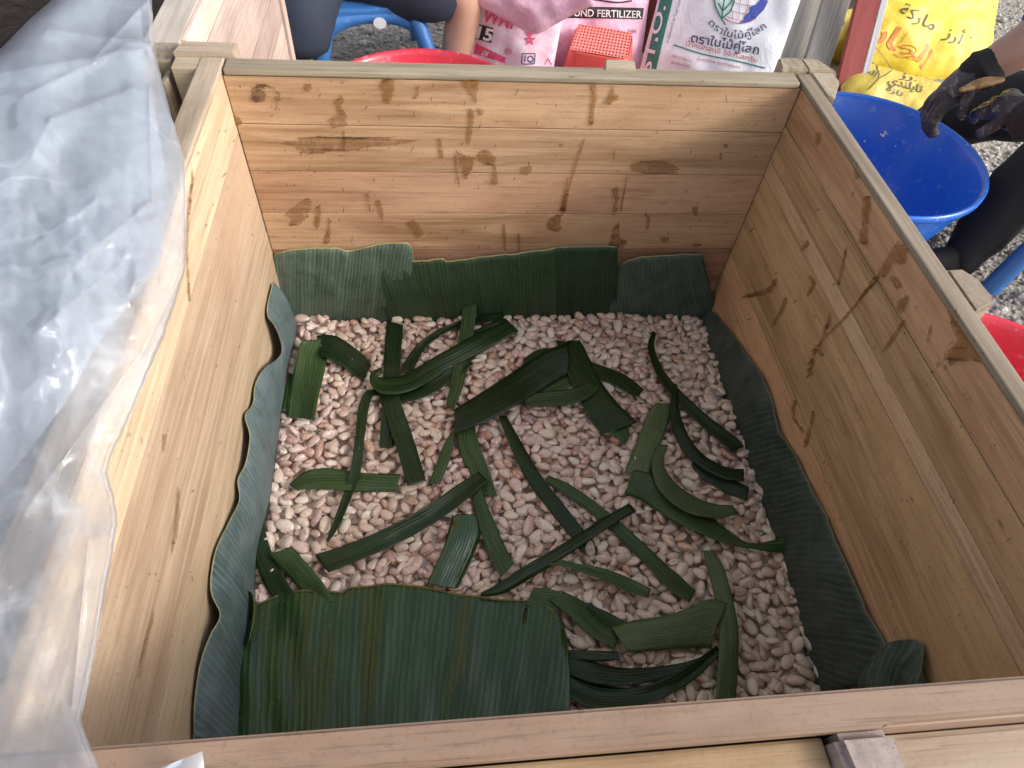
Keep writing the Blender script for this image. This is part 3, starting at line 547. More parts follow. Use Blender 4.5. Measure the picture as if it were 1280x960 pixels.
# ------------------------------------------------------------------ cut leaf strips on the beans
STRIPS = []
def strip(label, pts, mat, lift=.004, crown=.0012, roll=0.0, n=46):
    """pts: (x, y, width[, extra height in mm]) on the photograph; laid on the heap"""
    a = np.array([(p + (0,)) if len(p) == 3 else p for p in pts], float); c = catmull(a, n)
    t = np.gradient(c[:, :2], axis=0); t /= np.linalg.norm(t, axis=1)[:, None] + 1e-9; nn = np.c_[-t[:, 1], t[:, 0]]
    zs = []
    for q in c:
        p = P(q[0], q[1], z=ZS)
        for _ in range(3): p = P(q[0], q[1], z=env(p[0], p[1]) + lift + q[3] * .001)
        zs.append(p[2])
    zs = np.array(zs); zs = np.convolve(np.pad(zs, 4, 'edge'), np.ones(9) / 9, 'valid')
    sd = len(STRIPS) * 3.7; vs, uv = [], []; L = 0; K = 9; prev = None; G = np.zeros((n, K, 3)); UVs = np.zeros((n, K, 2)); sk = random.uniform(-.5, .5), random.uniform(-.5, .5); cup = random.choice((-1, 1, 1)) * crown * random.uniform(.4, 1.4); tw = random.uniform(.5, 1.6)
    for i in range(n):
        pc = P(c[i, 0], c[i, 1], z=zs[i]); L += 0 if prev is None else np.linalg.norm(pc - prev); prev = pc
        wpx = max(c[i, 2], 2.0)
        for k in range(K):
            f = k / (K - 1) * 2 - 1; q = c[i, :2] + nn[i] * f * wpx / 2
            for e_, s_, b_ in ((0, 1, sk[0]), (n - 1, -1, sk[1])):
                de = abs(i - e_) / (n - 1)
                if de < .12: q = q + t[i] * (b_ * f * wpx * .5 + .06 * wpx * nz(f * 4, sd, e_)) * (1 - de / .12)
            h = zs[i] + f * wpx * .00016 * math.sin(L * 26 + sd * 2) * tw + cup * (1 - f * f) - abs(cup) * .6 * max(0, .25 - abs(f)) * 2 + roll * f * .004 + .0012 * nz(L * 45, f * .9, sd)
            p = P(q[0], q[1], z=h); G[i, k] = p; UVs[i, k] = (f * wpx * .0006 + 1, L * 6)
    hm = np.array([[tops(G[i, k, 0], G[i, k, 1]) + .0007 + lift * .12 for k in range(K)] for i in range(n)]); Z = np.maximum(G[:, :, 2], hm); D_ = Z - G[:, :, 2]
    for _ in range(2): D_ = np.maximum(D_, (np.vstack([D_[:1], D_[:-1]]) + D_ + np.vstack([D_[1:], D_[-1:]])) / 3 * .999); D_ = np.maximum(D_, (np.c_[D_[:, :1], D_[:, :-1]] + D_ + np.c_[D_[:, 1:], D_[:, -1:]]) / 3)
    G[:, :, 2] += D_; vs = G.reshape(-1, 3); uv = UVs.reshape(-1, 2)
    # slightly skewed, ragged ends
    fs = [(i * K + k, (i + 1) * K + k, (i + 1) * K + k + 1, i * K + k + 1) for i in range(n - 1) for k in range(K - 1)]
    me = mesh_py('leaf_strip', vs, fs, True, uv); o = link('leaf_strip', me, None, mat); tag(o, label, 'leaf strip', 'cut leaf strips scattered on the beans')
    m = o.modifiers.new('thick', 'SOLIDIFY'); m.thickness = .0005; m.offset = 0; STRIPS.append(o); return o
D, M, Lm, Wt = STRIP_D, STRIP_M, STRIP_L, STRIP_W
strip('dark strip stub lying under the wide pale strip at the back left', [(366, 468, 10), (362, 490, 12), (358, 512, 10)], D, .003)
strip('wide pale green strip hanging down near the back left corner of the heap', [(376, 523, 36), (379, 498, 37), (385, 470, 38), (392, 440, 38), (397, 424, 36)], M, .010, .003)
strip('dark green strip folded away from the top of the wide pale strip', [(398, 432, 24, 2), (414, 434, 30, 6), (434, 445, 28, 5), (450, 458, 26), (459, 468, 20)], D, .008, .004)
strip('upright dark strip running down through the knot of strips at the back left', [(494, 404, 20), (491, 440, 21), (489, 474, 20), (487, 510, 19), (484, 535, 17), (483, 560, 18)], D, .004)
strip('long dark strip running down right from the knot, ending above the centre left', [(480, 474, 18), (486, 496, 24), (496, 525, 24), (508, 560, 24), (521, 604, 24)], D, .008)
strip('thin dark blade curving down left from the knot to a point', [(472, 490, 6), (461, 493, 11), (454, 512, 13), (450, 545, 12), (445, 585, 13), (434, 620, 11), (420, 655, 9), (409, 677, 3)], D, .008)
strip('long dark strip looped at the knot and reaching up right', [(478, 462, 6, 4), (468, 470, 12, 6), (478, 482, 20, 4), (510, 478, 22), (550, 456, 24), (590, 434, 24), (622, 417, 21), (641, 407, 20)], D, .012, .002)
strip('short dark strip lying just below the looped strip', [(476, 486, 10), (500, 494, 16), (530, 486, 20), (560, 470, 16), (588, 452, 8)], D, .008)
strip('thin dark arc rising from the knot toward the back leaves', [(508, 466, 14), (514, 452, 14), (528, 432, 11), (552, 414, 8), (580, 404, 9), (605, 398, 10), (630, 394, 11)], D, .006)
strip('dark strip end lying behind the looped strip at the back', [(592, 420, 10), (612, 411, 13), (636, 404, 14)], D, .005)
strip('straight upright strip with its tip leaning on the back leaves', [(589, 367, 16, 24), (586, 392, 17, 10), (582, 425, 18, 3), (576, 458, 18), (569, 488, 15), (562, 510, 11)], M, .008)
strip('wide dark diagonal strip at the back centre of the heap', [(568, 527, 28), (600, 512, 34), (645, 485, 38), (690, 457, 40), (712, 448, 38)], D, .013, .003)
strip('wide dark strip running down right from the back centre crossing', [(710, 426, 28), (721, 452, 32), (737, 486, 34), (757, 517, 40), (775, 536, 42)], D, .009, .002)
strip('small pale turned-under tip below the wide dark strip', [(770, 532, 26), (778, 543, 18), (779, 556, 5)], M, .005)
strip('dark curved strip passing under the back centre crossing to the right', [(657, 452, 9), (680, 443, 15), (710, 452, 15), (748, 464, 16), (775, 476, 16), (799, 493, 13)], D, .004)
strip('medium green strip lying across just below the back centre crossing', [(655, 502, 10), (680, 499, 18), (710, 496, 19), (732, 489, 18), (742, 480, 16)], M, .012)
strip('small green strip piece showing between the crossed strips at the back centre', [(668, 492, 14), (690, 484, 18), (715, 472, 18)], M, .004)
strip('thin dark ribbon curving down along the right back part of the heap', [(818, 415, 5), (814, 430, 8), (817, 447, 9), (828, 470, 11), (848, 495, 13), (882, 527, 15), (914, 553, 18), (922, 562, 18)], D, .010)
strip('wide pale sheath strip lying upright right of the heap centre', [(830, 504, 22), (820, 530, 28), (806, 565, 30), (795, 592, 28)], Lm, .005, .004)
strip('dark curled strip sweeping right below the thin dark ribbon', [(845, 480, 3), (843, 505, 10), (847, 532, 15), (858, 556, 16), (877, 576, 15), (905, 591, 15), (930, 594, 15)], D, .013, .003)
strip('dark strip end poking out under the curled strip on the right', [(866, 576, 10), (888, 596, 15), (912, 608, 19), (935, 618, 17)], D, .005)
strip('long olive strip with a twist reaching the right leaf lining', [(786, 603, 34), (812, 611, 36), (845, 634, 34), (880, 656, 24), (912, 673, 15), (936, 682, 6), (965, 683, 14), (986, 681, 20), (1000, 684, 16)], M, .008, .002)
strip('pale striped strip curling like a hook over the long olive strip', [(829, 556, 12, 4), (822, 580, 15, 5), (834, 608, 21, 4), (862, 630, 22, 2), (893, 639, 18), (919, 637, 12)], Lm, .014, .003)
strip('level dark strip lying at the left side of the heap', [(367, 610, 12), (382, 602, 19), (410, 600, 23), (450, 603, 23), (498, 604, 23)], M, .004, .002)
strip('long dark diagonal strip left of the heap centre', [(402, 705, 26), (440, 691, 24), (485, 672, 24), (535, 645, 23), (575, 617, 22), (604, 595, 16)], D, .010, .002)
strip('pale green strip hanging down at the heap centre above the long diagonal', [(582, 534, 22), (587, 562, 27), (600, 590, 23), (612, 620, 18)], M, .005)
strip('narrow pale blade left of the strip at the heap centre', [(568, 538, 5), (560, 560, 12), (552, 582, 14), (543, 604, 13)], M, .004)
strip('dark strip running down below the heap centre beside the wet strip', [(594, 612, 14), (605, 645, 19), (618, 680, 22), (634, 714, 22)], M, .008)
strip('wide wet strip shining at the front left of the heap', [(580, 643, 30), (582, 660, 40), (571, 694, 38), (553, 733, 38)], Wt, .006, .003)
strip('long straight dark strip slanting down right of the heap centre', [(628, 520, 9), (645, 556, 15), (668, 598, 18), (700, 640, 19), (723, 669, 18), (732, 683, 18)], D, .007)
strip('long thin pale strip slanting down right toward the vertical strip', [(683, 597, 7), (712, 614, 14), (745, 638, 16), (780, 668, 17), (815, 701, 18), (845, 731, 20), (866, 746, 16)], M, .005)
strip('dark strip crossing up right over the two slanting strips', [(791, 634, 13), (760, 652, 14), (725, 675, 15), (690, 697, 16), (660, 715, 17), (625, 736, 14), (601, 743, 4)], D, .013, .002)
strip('thin pale strip arching over and ending left of the vertical strip', [(632, 732, 9), (665, 708, 8), (698, 703, 7), (722, 709, 9), (755, 718, 14), (788, 732, 16), (812, 742, 12)], M, .014)
strip('folded dark green strip corner beside the big front leaf', [(662, 745, 24), (678, 750, 30), (700, 752, 26)], M, .010)
strip('pale green strip slanting down from beside the big front leaf', [(694, 744, 18), (724, 764, 26), (748, 784, 28), (772, 800, 22)], M, .008, .002)
strip('dark strip edge behind the pale slanting strip near the front', [(732, 757, 8), (762, 775, 15), (790, 786, 8)], D, .005)
strip('broad rolled pale leaf piece with torn edge near the front', [(775, 800, 34), (792, 796, 40), (830, 791, 42), (864, 785, 50), (888, 780, 62), (897, 782, 60)], Lm, .012, .008)
strip('upright pale green strip standing out right of the front strips', [(885, 688, 12), (895, 712, 20), (905, 750, 22), (911, 790, 24), (910, 830, 25), (907, 876, 25)], Lm, .012, .002)
strip('short dark strip poking out right of the big front leaf', [(700, 818, 12), (735, 820, 14), (772, 820, 11)], D, .006)
strip('dark strip curving right from under the big front leaf, upper one', [(700, 829, 20), (740, 841, 26), (780, 846, 22), (822, 841, 16), (860, 832, 10), (893, 817, 5)], D, .008)
strip('dark strip curving right from under the big front leaf, lowest one', [(705, 852, 24), (742, 870, 31), (784, 872, 25), (825, 862, 21), (865, 840, 18), (899, 811, 12)], D, .010, .002)
strip('dark strip along the left leaf lining near the front', [(322, 652, 14), (328, 690, 22), (340, 720, 26), (358, 750, 26)], D, .004)
strip('medium green strip slanting under the big front leaf at the left', [(350, 688, 28), (370, 710, 28), (392, 736, 28), (406, 756, 24)], M, .009, .002)

M_FIB = plastic('fibre', (.42, .36, .22), .5)
def fibre(label, pts, hgt=.012):
    c = catmull(np.array(pts, float), 24); q = []
    for x, y in c:
        p = P(x, y, z=ZS)
        for _ in range(2): p = P(x, y, z=tops(p[0], p[1], TOPW) + hgt)
        q.append(p)
    tag(link('leaf_fibre', tube_mesh('leaf_fibre', q, [.0004] * len(q), 5), None, M_FIB), label, 'fibre', 'thin leaf fibres lying on the strips')
fibre('thin pale fibre trailing left from the tip of the wide diagonal strip', [(572, 523), (560, 517), (545, 518), (530, 517)], .006)
fibre('thin pale fibre at the tip of the looped strip at the back', [(634, 396), (640, 402), (645, 408), (648, 416)], .014)
fibre('thin pale fibre lying below the level strip at the left', [(498, 606), (512, 618), (520, 632), (524, 640)], .004)
# ------------------------------------------------------------------ which beans are seen, and largest: those become things
dg = bpy.context.evaluated_depsgraph_get()
bv, bp = [], []
for o in [x for x in COL.objects if x.type == 'MESH' and (x.name.startswith(('leaf_strip', 'banana_leaf')))]:
    b = len(bv); bv += [v.co[:] for v in o.data.vertices]; bp += [tuple(i + b for i in p.vertices) for p in o.data.polygons]
TREE = BVHTree.FromPolygons(bv, bp)
cand = []
for k, (x, y, z, ti) in enumerate(BEANS):
    m, lo, up, R_, dims = TEMPL[ti]; i = int(round((x - X0) / CELL)); j = int(round((y - Y0) / CELL))
    vis = (z + up >= H[i - m:i + m + 1, j - m:j + m + 1] - .0008) & (up > -10); frac = vis.sum() / max(1, (up > -10).sum())
    q = project((x, y, z + dims[2] * .6)); hit = 0
    for dx, dy in ((0, 0), (.007, 0), (-.007, 0), (0, .006), (0, -.006)):
        o_ = Vector((x + dx, y + dy, z + dims[2] * .7)); d_ = Vector(CAM) - o_; hit += TREE.ray_cast(o_, d_.normalized(), d_.length)[0] is not None
    if q[1] > 934 - .0716 * (q[0] - 122) - 4: hit = 5
    dist = np.linalg.norm(np.array([x, y, z]) - CAM); size = frac * (1 - hit / 5) * dims[0] * dims[1] / dist ** 2
    cand.append((size, k))
cand.sort(reverse=True); IND = set(k for _, k in cand[:290])
VMESH = []
for v, f in VAR:
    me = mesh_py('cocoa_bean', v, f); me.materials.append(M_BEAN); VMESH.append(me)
sv, sf, st = [], [], []; base = 0
src = None
for k, (x, y, z, ti) in enumerate(BEANS):
    m, lo, up, R_, dims = TEMPL[ti]; vi = k % 12
    if k in IND:
        o = bpy.data.objects.new('cocoa_bean', VMESH[vi]) if src is None else src.copy(); src = src or o; o.data = VMESH[vi]; COL.objects.link(o)
        mt = Matrix(R_.tolist()).to_4x4() @ Matrix.Diagonal((*[d * 1.04 for d in dims], 1.0)); mt.translation = (x, y, z); o.matrix_world = mt
        tag(o, 'pale wet cocoa bean lying uncovered on top of the heap in the box', 'cocoa bean', 'cocoa beans heaped in the box')
    else:
        v, f = VAR[vi]; V = (v * np.array(dims) * 1.04) @ R_.T + np.array([x, y, z]); sv.append(V); sf += [tuple(i + base for i in g) for g in f]; base += len(v); st.append(np.full(len(v), random.random()))
for k in range(900):                                    # shreds of pulp and skin between the beans
    x, y = RNG.uniform(X0 + .01, -X0 - .01), RNG.uniform(Y0 + .01, Y0 + .64); v, f = VAR[k % 12]; q = RNG.uniform(.0022, .0055); R_ = rotm(RNG.uniform(0, 6.28), RNG.normal(0, .5), RNG.normal(0, .5))
    V = (v * np.array([q, q * RNG.uniform(.35, .9), q * RNG.uniform(.1, .3)]) * (1 + .35 * np.sin(v[:, :1] * 4 + k))) @ R_.T + np.array([x, y, tops(x, y, H) + .0004]); sv.append(V); sf += [tuple(i + base for i in g) for g in f]; base += len(v); st.append(np.full(len(v), random.choice((.02, .05, .1, .87, .97))))
xs = X0 + np.arange(0, NX, 8) * CELL; ys = Y0 + np.arange(0, NY, 8) * CELL; V = np.array([(x, y, HB[min(i * 8, NX - 1), min(j * 8, NY - 1)] + .002) for i, x in enumerate(xs) for j, y in enumerate(ys)])
sf += [(base + i * len(ys) + j, base + (i + 1) * len(ys) + j, base + (i + 1) * len(ys) + j + 1, base + i * len(ys) + j + 1) for i in range(len(xs) - 1) for j in range(len(ys) - 1)]; sv.append(V); st.append(np.full(len(V), .9))
me = bpy.data.meshes.new('cocoa_bean_heap'); me.from_pydata(np.vstack(sv), [], sf); me.update(); me.polygons.foreach_set('use_smooth', [True] * len(me.polygons))
ta = me.attributes.new('tint', 'FLOAT', 'POINT'); ta.data.foreach_set('value', np.concatenate(st).astype(np.float32))
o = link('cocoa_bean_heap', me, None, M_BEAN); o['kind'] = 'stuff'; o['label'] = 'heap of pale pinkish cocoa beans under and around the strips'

# ================================================================== SECOND BOX, behind left
B2 = thing('wooden_box', 'empty pale wooden box standing behind the left corner of the bean box', 'box', (-.4, 1.0, GROUND))
W_P = wood('y', *PALE, streak=1.0, dirt=.15); W_G = wood('y', (.50, .46, .40), (.36, .31, .26)); W_PK = wood('y', (.62, .47, .40), (.46, .33, .27))
box('top_rail', B2, (-.432, .722, -.030), (-.3925, 1.262, .0), W_G, .0015)
box('rail_face', B2, (-.3922, .73, -.036), (-.3865, 1.262, -.0005), W_PK)
for a, b in ((-.0375, -.092), (-.093, -.150), (-.151, -.215), (-.216, -.285), (-.286, -.36), (-.361, -.44), (-.441, -.53)):
    box('plank', B2, (-.409, .735, b), (-.387 + random.uniform(0, .0015), 1.2535, a), W_P)
box('groove_board', B2, (-.409, 1.256, -.55), (-.389, 1.268, -.04), wood('z', *MAROON))
box('end_post', B2, (-.409, 1.270, GROUND + .001), (-.384, 1.300, -.002), wood('z', *PALE))
box('end_block', B2, (-.431, .7205, -.055), (-.3925, .7345, -.0305), wood('z', *MAROON))
box('floor_board', B2, (-.386, .735, GROUND + .01), (-.27, 1.25, GROUND + .03), W_P)

# dark tarpaulin behind everything at the left
s = N('dark_tarp'); tc = s.n('ShaderNodeTexCoord'); t = s.tex(5, tc.outputs['Object'], 5, .6, .6); s.set(Base_Color=s.mix(t, (.007, .005, .005), (.02, .014, .014)), Roughness=.6); s.bump(t, .5, .03); M_TARP = s.m
vs, fs = [], []; n1, n2 = 40, 26
for i in range(n1):
    for j in range(n2):
        u, v = i / (n1 - 1), j / (n2 - 1); d = .03 * math.sin(u * 22 + 2 * nz(u * 3, v * 2)) * (.3 + v) + .02 * nz(u * 6, v * 6, 4)
        vs.append((-1.7 + 1.25 * u, 1.05 + .75 * u ** 1.5 + d, GROUND + .002 + .95 * (1 - v)))
fs = [(i * n2 + j, (i + 1) * n2 + j, (i + 1) * n2 + j + 1, i * n2 + j + 1) for i in range(n1 - 1) for j in range(n2 - 1)]
tarp = link('tarpaulin', mesh_py('tarpaulin', vs, fs), None, M_TARP); tag(tarp, 'dark brown tarpaulin hanging behind the plastic sheet at the left', 'tarpaulin')
sm = tarp.modifiers.new('thick', 'SOLIDIFY'); sm.thickness = .003
vs = [(-1.7 + 1.35 * (i / 11), .2 + 1.1 * (j / 11), GROUND + .006 + .02 * nz(i * .4, j * .4, 2) + .015) for i in range(12) for j in range(12)]

# ================================================================== CLEAR PLASTIC SHEET over the left side
def sheet_material(name, op):
    s = N(name); tc = s.n('ShaderNodeTexCoord'); lw = s.n('ShaderNodeLayerWeight'); lw.inputs['Blend'].default_value = .4
    cl = s.tex(8, tc.outputs['Object'], 4, .6, .8); fine = s.tex(75, tc.outputs['Object'], 5, .7, .8); mid = s.tex(20, tc.outputs['Object'], 4, .6, 1.8)
    v = s.n('ShaderNodeTexVoronoi', feature='DISTANCE_TO_EDGE'); v.inputs['Scale'].default_value = 17; dv = s.n('ShaderNodeMix', data_type='VECTOR'); dv.inputs[0].default_value = .12
    nv = s.n('ShaderNodeTexNoise'); nv.inputs['Scale'].default_value = 12; nv.inputs['Detail'].default_value = 3; s.l(tc.outputs['Object'], nv.inputs['Vector']); s.l(tc.outputs['Object'], dv.inputs[4]); s.l(nv.outputs['Color'], dv.inputs[5]); s.l(dv.outputs[1], v.inputs['Vector'])
    crease = s.ramp(v.outputs['Distance'], [(0, (1, 1, 1)), (.10, (0, 0, 0))])
    crease = s.math('MULTIPLY', crease, s.ramp(s.tex(5, tc.outputs['Object'], 2), [(.46, (0, 0, 0)), (.6, (1, 1, 1))]))
    s.set(Base_Color=(.74, .82, .94), Roughness=.5); s.b.inputs['Specular IOR Level'].default_value = .3
    b = s.bump(s.math('ADD', s.math('ADD', s.math('MULTIPLY', mid, .05), s.math('MULTIPLY', crease, .10)), s.math('MULTIPLY', fine, .06)),   .35, .003)
    tr = s.n('ShaderNodeBsdfTransparent'); tr.inputs[0].default_value = (.93, .95, .98, 1); tl_ = s.n('ShaderNodeBsdfTranslucent'); tl_.inputs[0].default_value = (.76, .81, .90, 1); s.l(b.outputs[0], tl_.inputs['Normal'])
    m1 = s.n('ShaderNodeMixShader'); m1.inputs[0].default_value = .55; s.l(s.b.outputs[0], m1.inputs[1]); s.l(tl_.outputs[0], m1.inputs[2])
    m2 = s.n('ShaderNodeMixShader'); s.l(tr.outputs[0], m2.inputs[1]); s.l(m1.outputs[0], m2.inputs[2])
    f = s.math('ADD', s.math('MULTIPLY', lw.outputs['Facing'], .5), s.math('MULTIPLY_ADD', cl, .5, op - .25)); f = s.math('ADD', f, s.math('MULTIPLY', crease, .25)); f2 = s.n('ShaderNodeClamp'); s.l(f, f2.inputs[0]); f2.inputs['Max'].default_value = .94
    s.l(f2.outputs[0], m2.inputs[0])
    gl_ = s.n('ShaderNodeBsdfGlossy'); gl_.inputs['Roughness'].default_value = .13; s.l(b.outputs[0], gl_.inputs['Normal']); fr = s.n('ShaderNodeFresnel'); fr.inputs['IOR'].default_value = 1.5; s.l(b.outputs[0], fr.inputs['Normal'])
    m3 = s.n('ShaderNodeMixShader'); s.l(s.math('MULTIPLY', fr.outputs[0], .9), m3.inputs[0]); s.l(m2.outputs[0], m3.inputs[1]); s.l(gl_.outputs[0], m3.inputs[2]); s.l(m3.outputs[0], s.out.inputs['Surface']); return s.m
SH = thing('plastic_sheet', 'crumpled clear plastic sheet draped over the left side of the box', 'plastic sheet', (-.45, .3, 0))
RE = [(-60, 178), (0, 190), (50, 192), (78, 197), (110, 205), (140, 213), (200, 231), (240, 234), (300, 233), (340, 231), (370, 222), (420, 205), (470, 184), (520, 163), (570, 139), (590, 134), (615, 141), (645, 147), (690, 141), (740, 132), (790, 124), (850, 112), (900, 101), (930, 112), (965, 126), (1010, 132)]
LE = [(-60, 75), (0, 65), (25, 36), (60, 2), (90, -40), (150, -75), (1010, -75)]
FOLD = [((188, 60), (0, 92), .010, 16), ((150, 62), (30, 120), .006, 8), ((187, 108), (190, 255), .006, 6), ((165, 112), (62, 150), .005, 7), ((62, 150), (40, 195), .004, 6), ((190, 55), (60, 38), .008, 9), ((120, 250), (45, 305), .006, 9), ((185, 255), (95, 330), .007, 8), ((150, 330), (40, 420), .006, 11), ((232, 332), (178, 440), .008, 9), ((178, 440), (30, 640), .007, 16), ((110, 680), (90, 880), .006, 8), ((185, 0), (120, 70), .007, 10)]
TRI = [(.3, 97, .1, .0030), (1.2, 71, .4, .0024), (2.0, 83, .7, .0026), (2.7, 53, .2, .0016), (.8, 41, .9, .0012), (1.7, 33, .3, .0009), (2.35, 27, .6, .0007), (.05, 23, .8, .0006), (1.45, 19, .5, .0004)]
def sheet_z(x, y, e):
    """height of the sheet above the rim; e = 0 at its right hem"""
    z = .010 + .050 * (1 - math.exp(-max(0, e) / 90)) * (1.0 if y < 420 else max(.12, 1 - (y - 420) / 260))
    for (a, b, hgt, wd) in FOLD:
        ax, ay = a; dx, dy = b[0] - ax, b[1] - ay; L2 = dx * dx + dy * dy; t = min(1, max(0, ((x - ax) * dx + (y - ay) * dy) / L2)); d = math.hypot(x - ax - t * dx, y - ay - t * dy) + 2 * nz(x * .05, y * .05)
        z += .62 * hgt * math.exp(-abs(d) / (wd * .8)) * (1 - .3 * t)
    q = Vector((x * .011, y * .008, .3)); z += .012 * noise.noise(q) + .0016 * noise.noise(q * 2.7)
    cr = math.exp(-(((x - 115) / 95) ** 2 + ((y - 290) / 120) ** 2)); am = .35 + .9 * cr + .5 * nz(x * .012, y * .01, 5)
    wx, wy = x + 9 * nz(x * .03, y * .03, 2), y + 9 * nz(x * .03, y * .03, 8)
    for (an, wl_, ph, k) in TRI:
        t = ((wx * math.cos(an) + wy * math.sin(an)) / wl_ + ph) % 1.0; z += k * max(0, am) * (abs(2 * t - 1) - .5)
    return z
def sheet(name, y0, y1, nr, nc, redge, ledge, mat, dz=0.0, hem=True):
    vs, fs = [], []; ry = [p[0] for p in redge]; rx = [p[1] for p in redge]; ly = [p[0] for p in ledge]; lx = [p[1] for p in ledge]
    for i in range(nr):
        y = y0 + (y1 - y0) * i / (nr - 1); xr = np.interp(y, ry, rx) + 1.2 * nz(y * .08, 2.0); xl = np.interp(y, ly, lx)
        for j in range(nc):
            u = j / (nc - 1); u = 1 - (1 - u) ** 1.25; x = xl + (xr - xl) * u; e = xr - x; z = sheet_z(x, y, e) + dz
            if hem: z += .0015 * math.exp(-((e - 4) / 3) ** 2) - .007 * math.exp(-e / 3)
            if xl > -70: z -= .03 * math.exp(-(x - xl) / 12)
            z = max(z, .0025 + dz * .2) if hem else max(z, .002)
            vs.append(P(x, y, z=z))
    fs = [(i * nc + j, (i + 1) * nc + j, (i + 1) * nc + j + 1, i * nc + j + 1) for i in range(nr - 1) for j in range(nc - 1)]
    return kid(name, mesh_py(name, vs, fs), SH, mat)
M_SH1 = sheet_material('clear_film', .27); M_SH2 = sheet_material('cloudy_film', .58)
sheet('outer_layer', -60, 1010, 420, 170, RE, LE, M_SH1)
sheet('inner_layer', -60, 660, 200, 70, [(-60, 170), (60, 180), (120, 190), (240, 212), (330, 200), (430, 122), (500, 85), (660, -40)], LE[:5] + [(150, -75), (700, -75)], M_SH2, -.009, False)
vs = [P(196, 962, z=.006), P(225, 950, z=.016), P(253, 939, z=.020), P(256, 965, z=.010), P(258, 1000, z=.008), P(190, 1000, z=.008), P(228, 975, z=.018)]
kid('corner_flap', mesh_py('corner_flap', vs, [(0, 1, 6), (1, 2, 6), (2, 3, 6), (3, 4, 6), (4, 5, 6), (5, 0, 6)]), SH, M_SH2)

# ================================================================== BASINS, STOOLS
def basin(label, c, R, hgt, col, bottom=.72, zr=-.35):
    t = thing('basin', label, 'basin', (c[0], c[1], zr - hgt)); m = plastic('basin_plastic', col, .26, .5, (.75, .75, .75), .4)
    r0 = R * bottom; prof = [(.001, .004), (r0 * .9, .004), (r0, .012), (R * .93, hgt - .02), (R * .955, hgt - .004), (R * .985, hgt), (R * 1.0, hgt - .004), (R * 1.0, hgt - .014), (R * .975, hgt - .016), (R * .95, hgt - .03), (r0 + .006, .008), (r0 - .005, 0), (.001, 0)]
    pr = []
    for a, b in zip(prof[:-1], prof[1:]): pr += [a, tuple((np.array(a) * .5 + np.array(b) * .5))]
    pr.append(prof[-1]); o = link('bowl', lathe_mesh('bowl', pr, 96), t, m); return t
BB = basin('wide blue plastic basin standing beside the right wall of the box', (.800, 1.080), .226, .205, (.02, .135, .60), .70)
RB = basin('red plastic basin standing behind the back wall between box and sacks', (-.13, 1.312), .243, .155, (.66, .045, .08), .72, -.40)
RB2 = basin('red plastic basin standing in front of the blue stool, right of the box', (.703, .408), .222, .205, (.66, .045, .08), .72)
def stool(label, c, top, half, rot, sticker=False):
    """square plastic stool with arched open sides"""
    t = thing('stool', label, 'stool', (c[0], c[1], GROUND)); t.rotation_euler = (0, 0, rot); m = plastic('stool_plastic', (.045, .17, .46), .35, .5, (.5, .55, .6), .3)
    h = top - GROUND; me = box_mesh('seat', (2 * half, 2 * half, .022), .009); o = link('seat', me, t, m); o.location = (0, 0, h - .011)
    for sx in (-1, 1):
        for sy in (-1, 1):
            p = [(sx * (half + .035), sy * (half + .035), .004), (sx * (half + .015), sy * (half + .015), h * .5), (sx * (half - .01), sy * (half - .01), h * .86), (sx * (half - .018), sy * (half - .018), h - .03)]
            link('leg', tube_mesh('leg', p, [.021, .020, .022, .024], 12, n=14), t, m)
    for k in range(4):
        a = math.pi / 2 * k; n = 22; vs, fs = [], []
        for i in range(n):
            u = -1 + 2 * i / (n - 1); x = u * (half - .008); lo = h - .018 - .052 * (.28 + .72 * abs(u) ** 2.6)
            for dz, dn in ((h - .012, 0), (lo, .004 + .004), (lo, -.006), (h - .012, -.010)):
                q = Matrix.Rotation(a, 3, 'Z') @ Vector((x, -(half - .001) - dn, dz)); vs.append(q[:])
        for i in range(n - 1):
            for j in range(4): fs.append((i * 4 + j, (i + 1) * 4 + j, (i + 1) * 4 + (j + 1) % 4, i * 4 + (j + 1) % 4))
        link('apron', mesh_py('apron', vs, fs), t, m)
    return t
ST1 = stool('faded blue plastic stool with a white oval sticker behind the box', (-.275, 1.76), -.352, .118, math.radians(10))
ms = plastic('sticker_white', (.75, .8, .84), .4)
st_p = P(475, 28, Y=1.628); vs = [tuple(st_p + np.array([.0155 * math.cos(a), -.004, .0135 * math.sin(a)])) for a in np.linspace(0, 2 * math.pi, 25)[:-1]]
o = kid('sticker', mesh_py('sticker', vs, [tuple(range(24))], False), ST1, ms); o.matrix_parent_inverse = (Matrix.Translation(ST1.location) @ Matrix.Rotation(math.radians(10), 4, 'Z')).inverted()
ST2 = stool('blue plastic stool under the person at the right edge', (1.285, .935), -.30, .115, math.radians(-28))

# white beans and pulp left in the blue basin
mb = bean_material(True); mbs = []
for v, f in VAR[:4]:
    me = mesh_py('white_bean', v, f); me.materials.append(mb); mbs.append(me)
src = None
for k in range(26):
    a = random.uniform(3.3, 5.2); r = .158 * math.sqrt(random.uniform(.25, 1)); x, y = .800 + r * math.cos(a), 1.08 + r * math.sin(a); sc_ = random.uniform(.009, .012)
    o = bpy.data.objects.new('white_bean', mbs[k % 4]) if src is None else src.copy(); src = src or o; o.data = mbs[k % 4]; COL.objects.link(o)
    o.location = (x, y, -.555 + .004 + .0045 + random.choice((0, .006))); o.rotation_euler = (random.gauss(0, .4), random.gauss(0, .4), random.uniform(0, 6)); o.scale = (sc_, sc_ * .62, sc_ * .48)
    tag(o, 'white pulpy bean lying at the bottom of the blue basin', 'cocoa bean', 'white beans in the blue basin')
mp = plastic('white_pulp', (.78, .76, .68), .3)
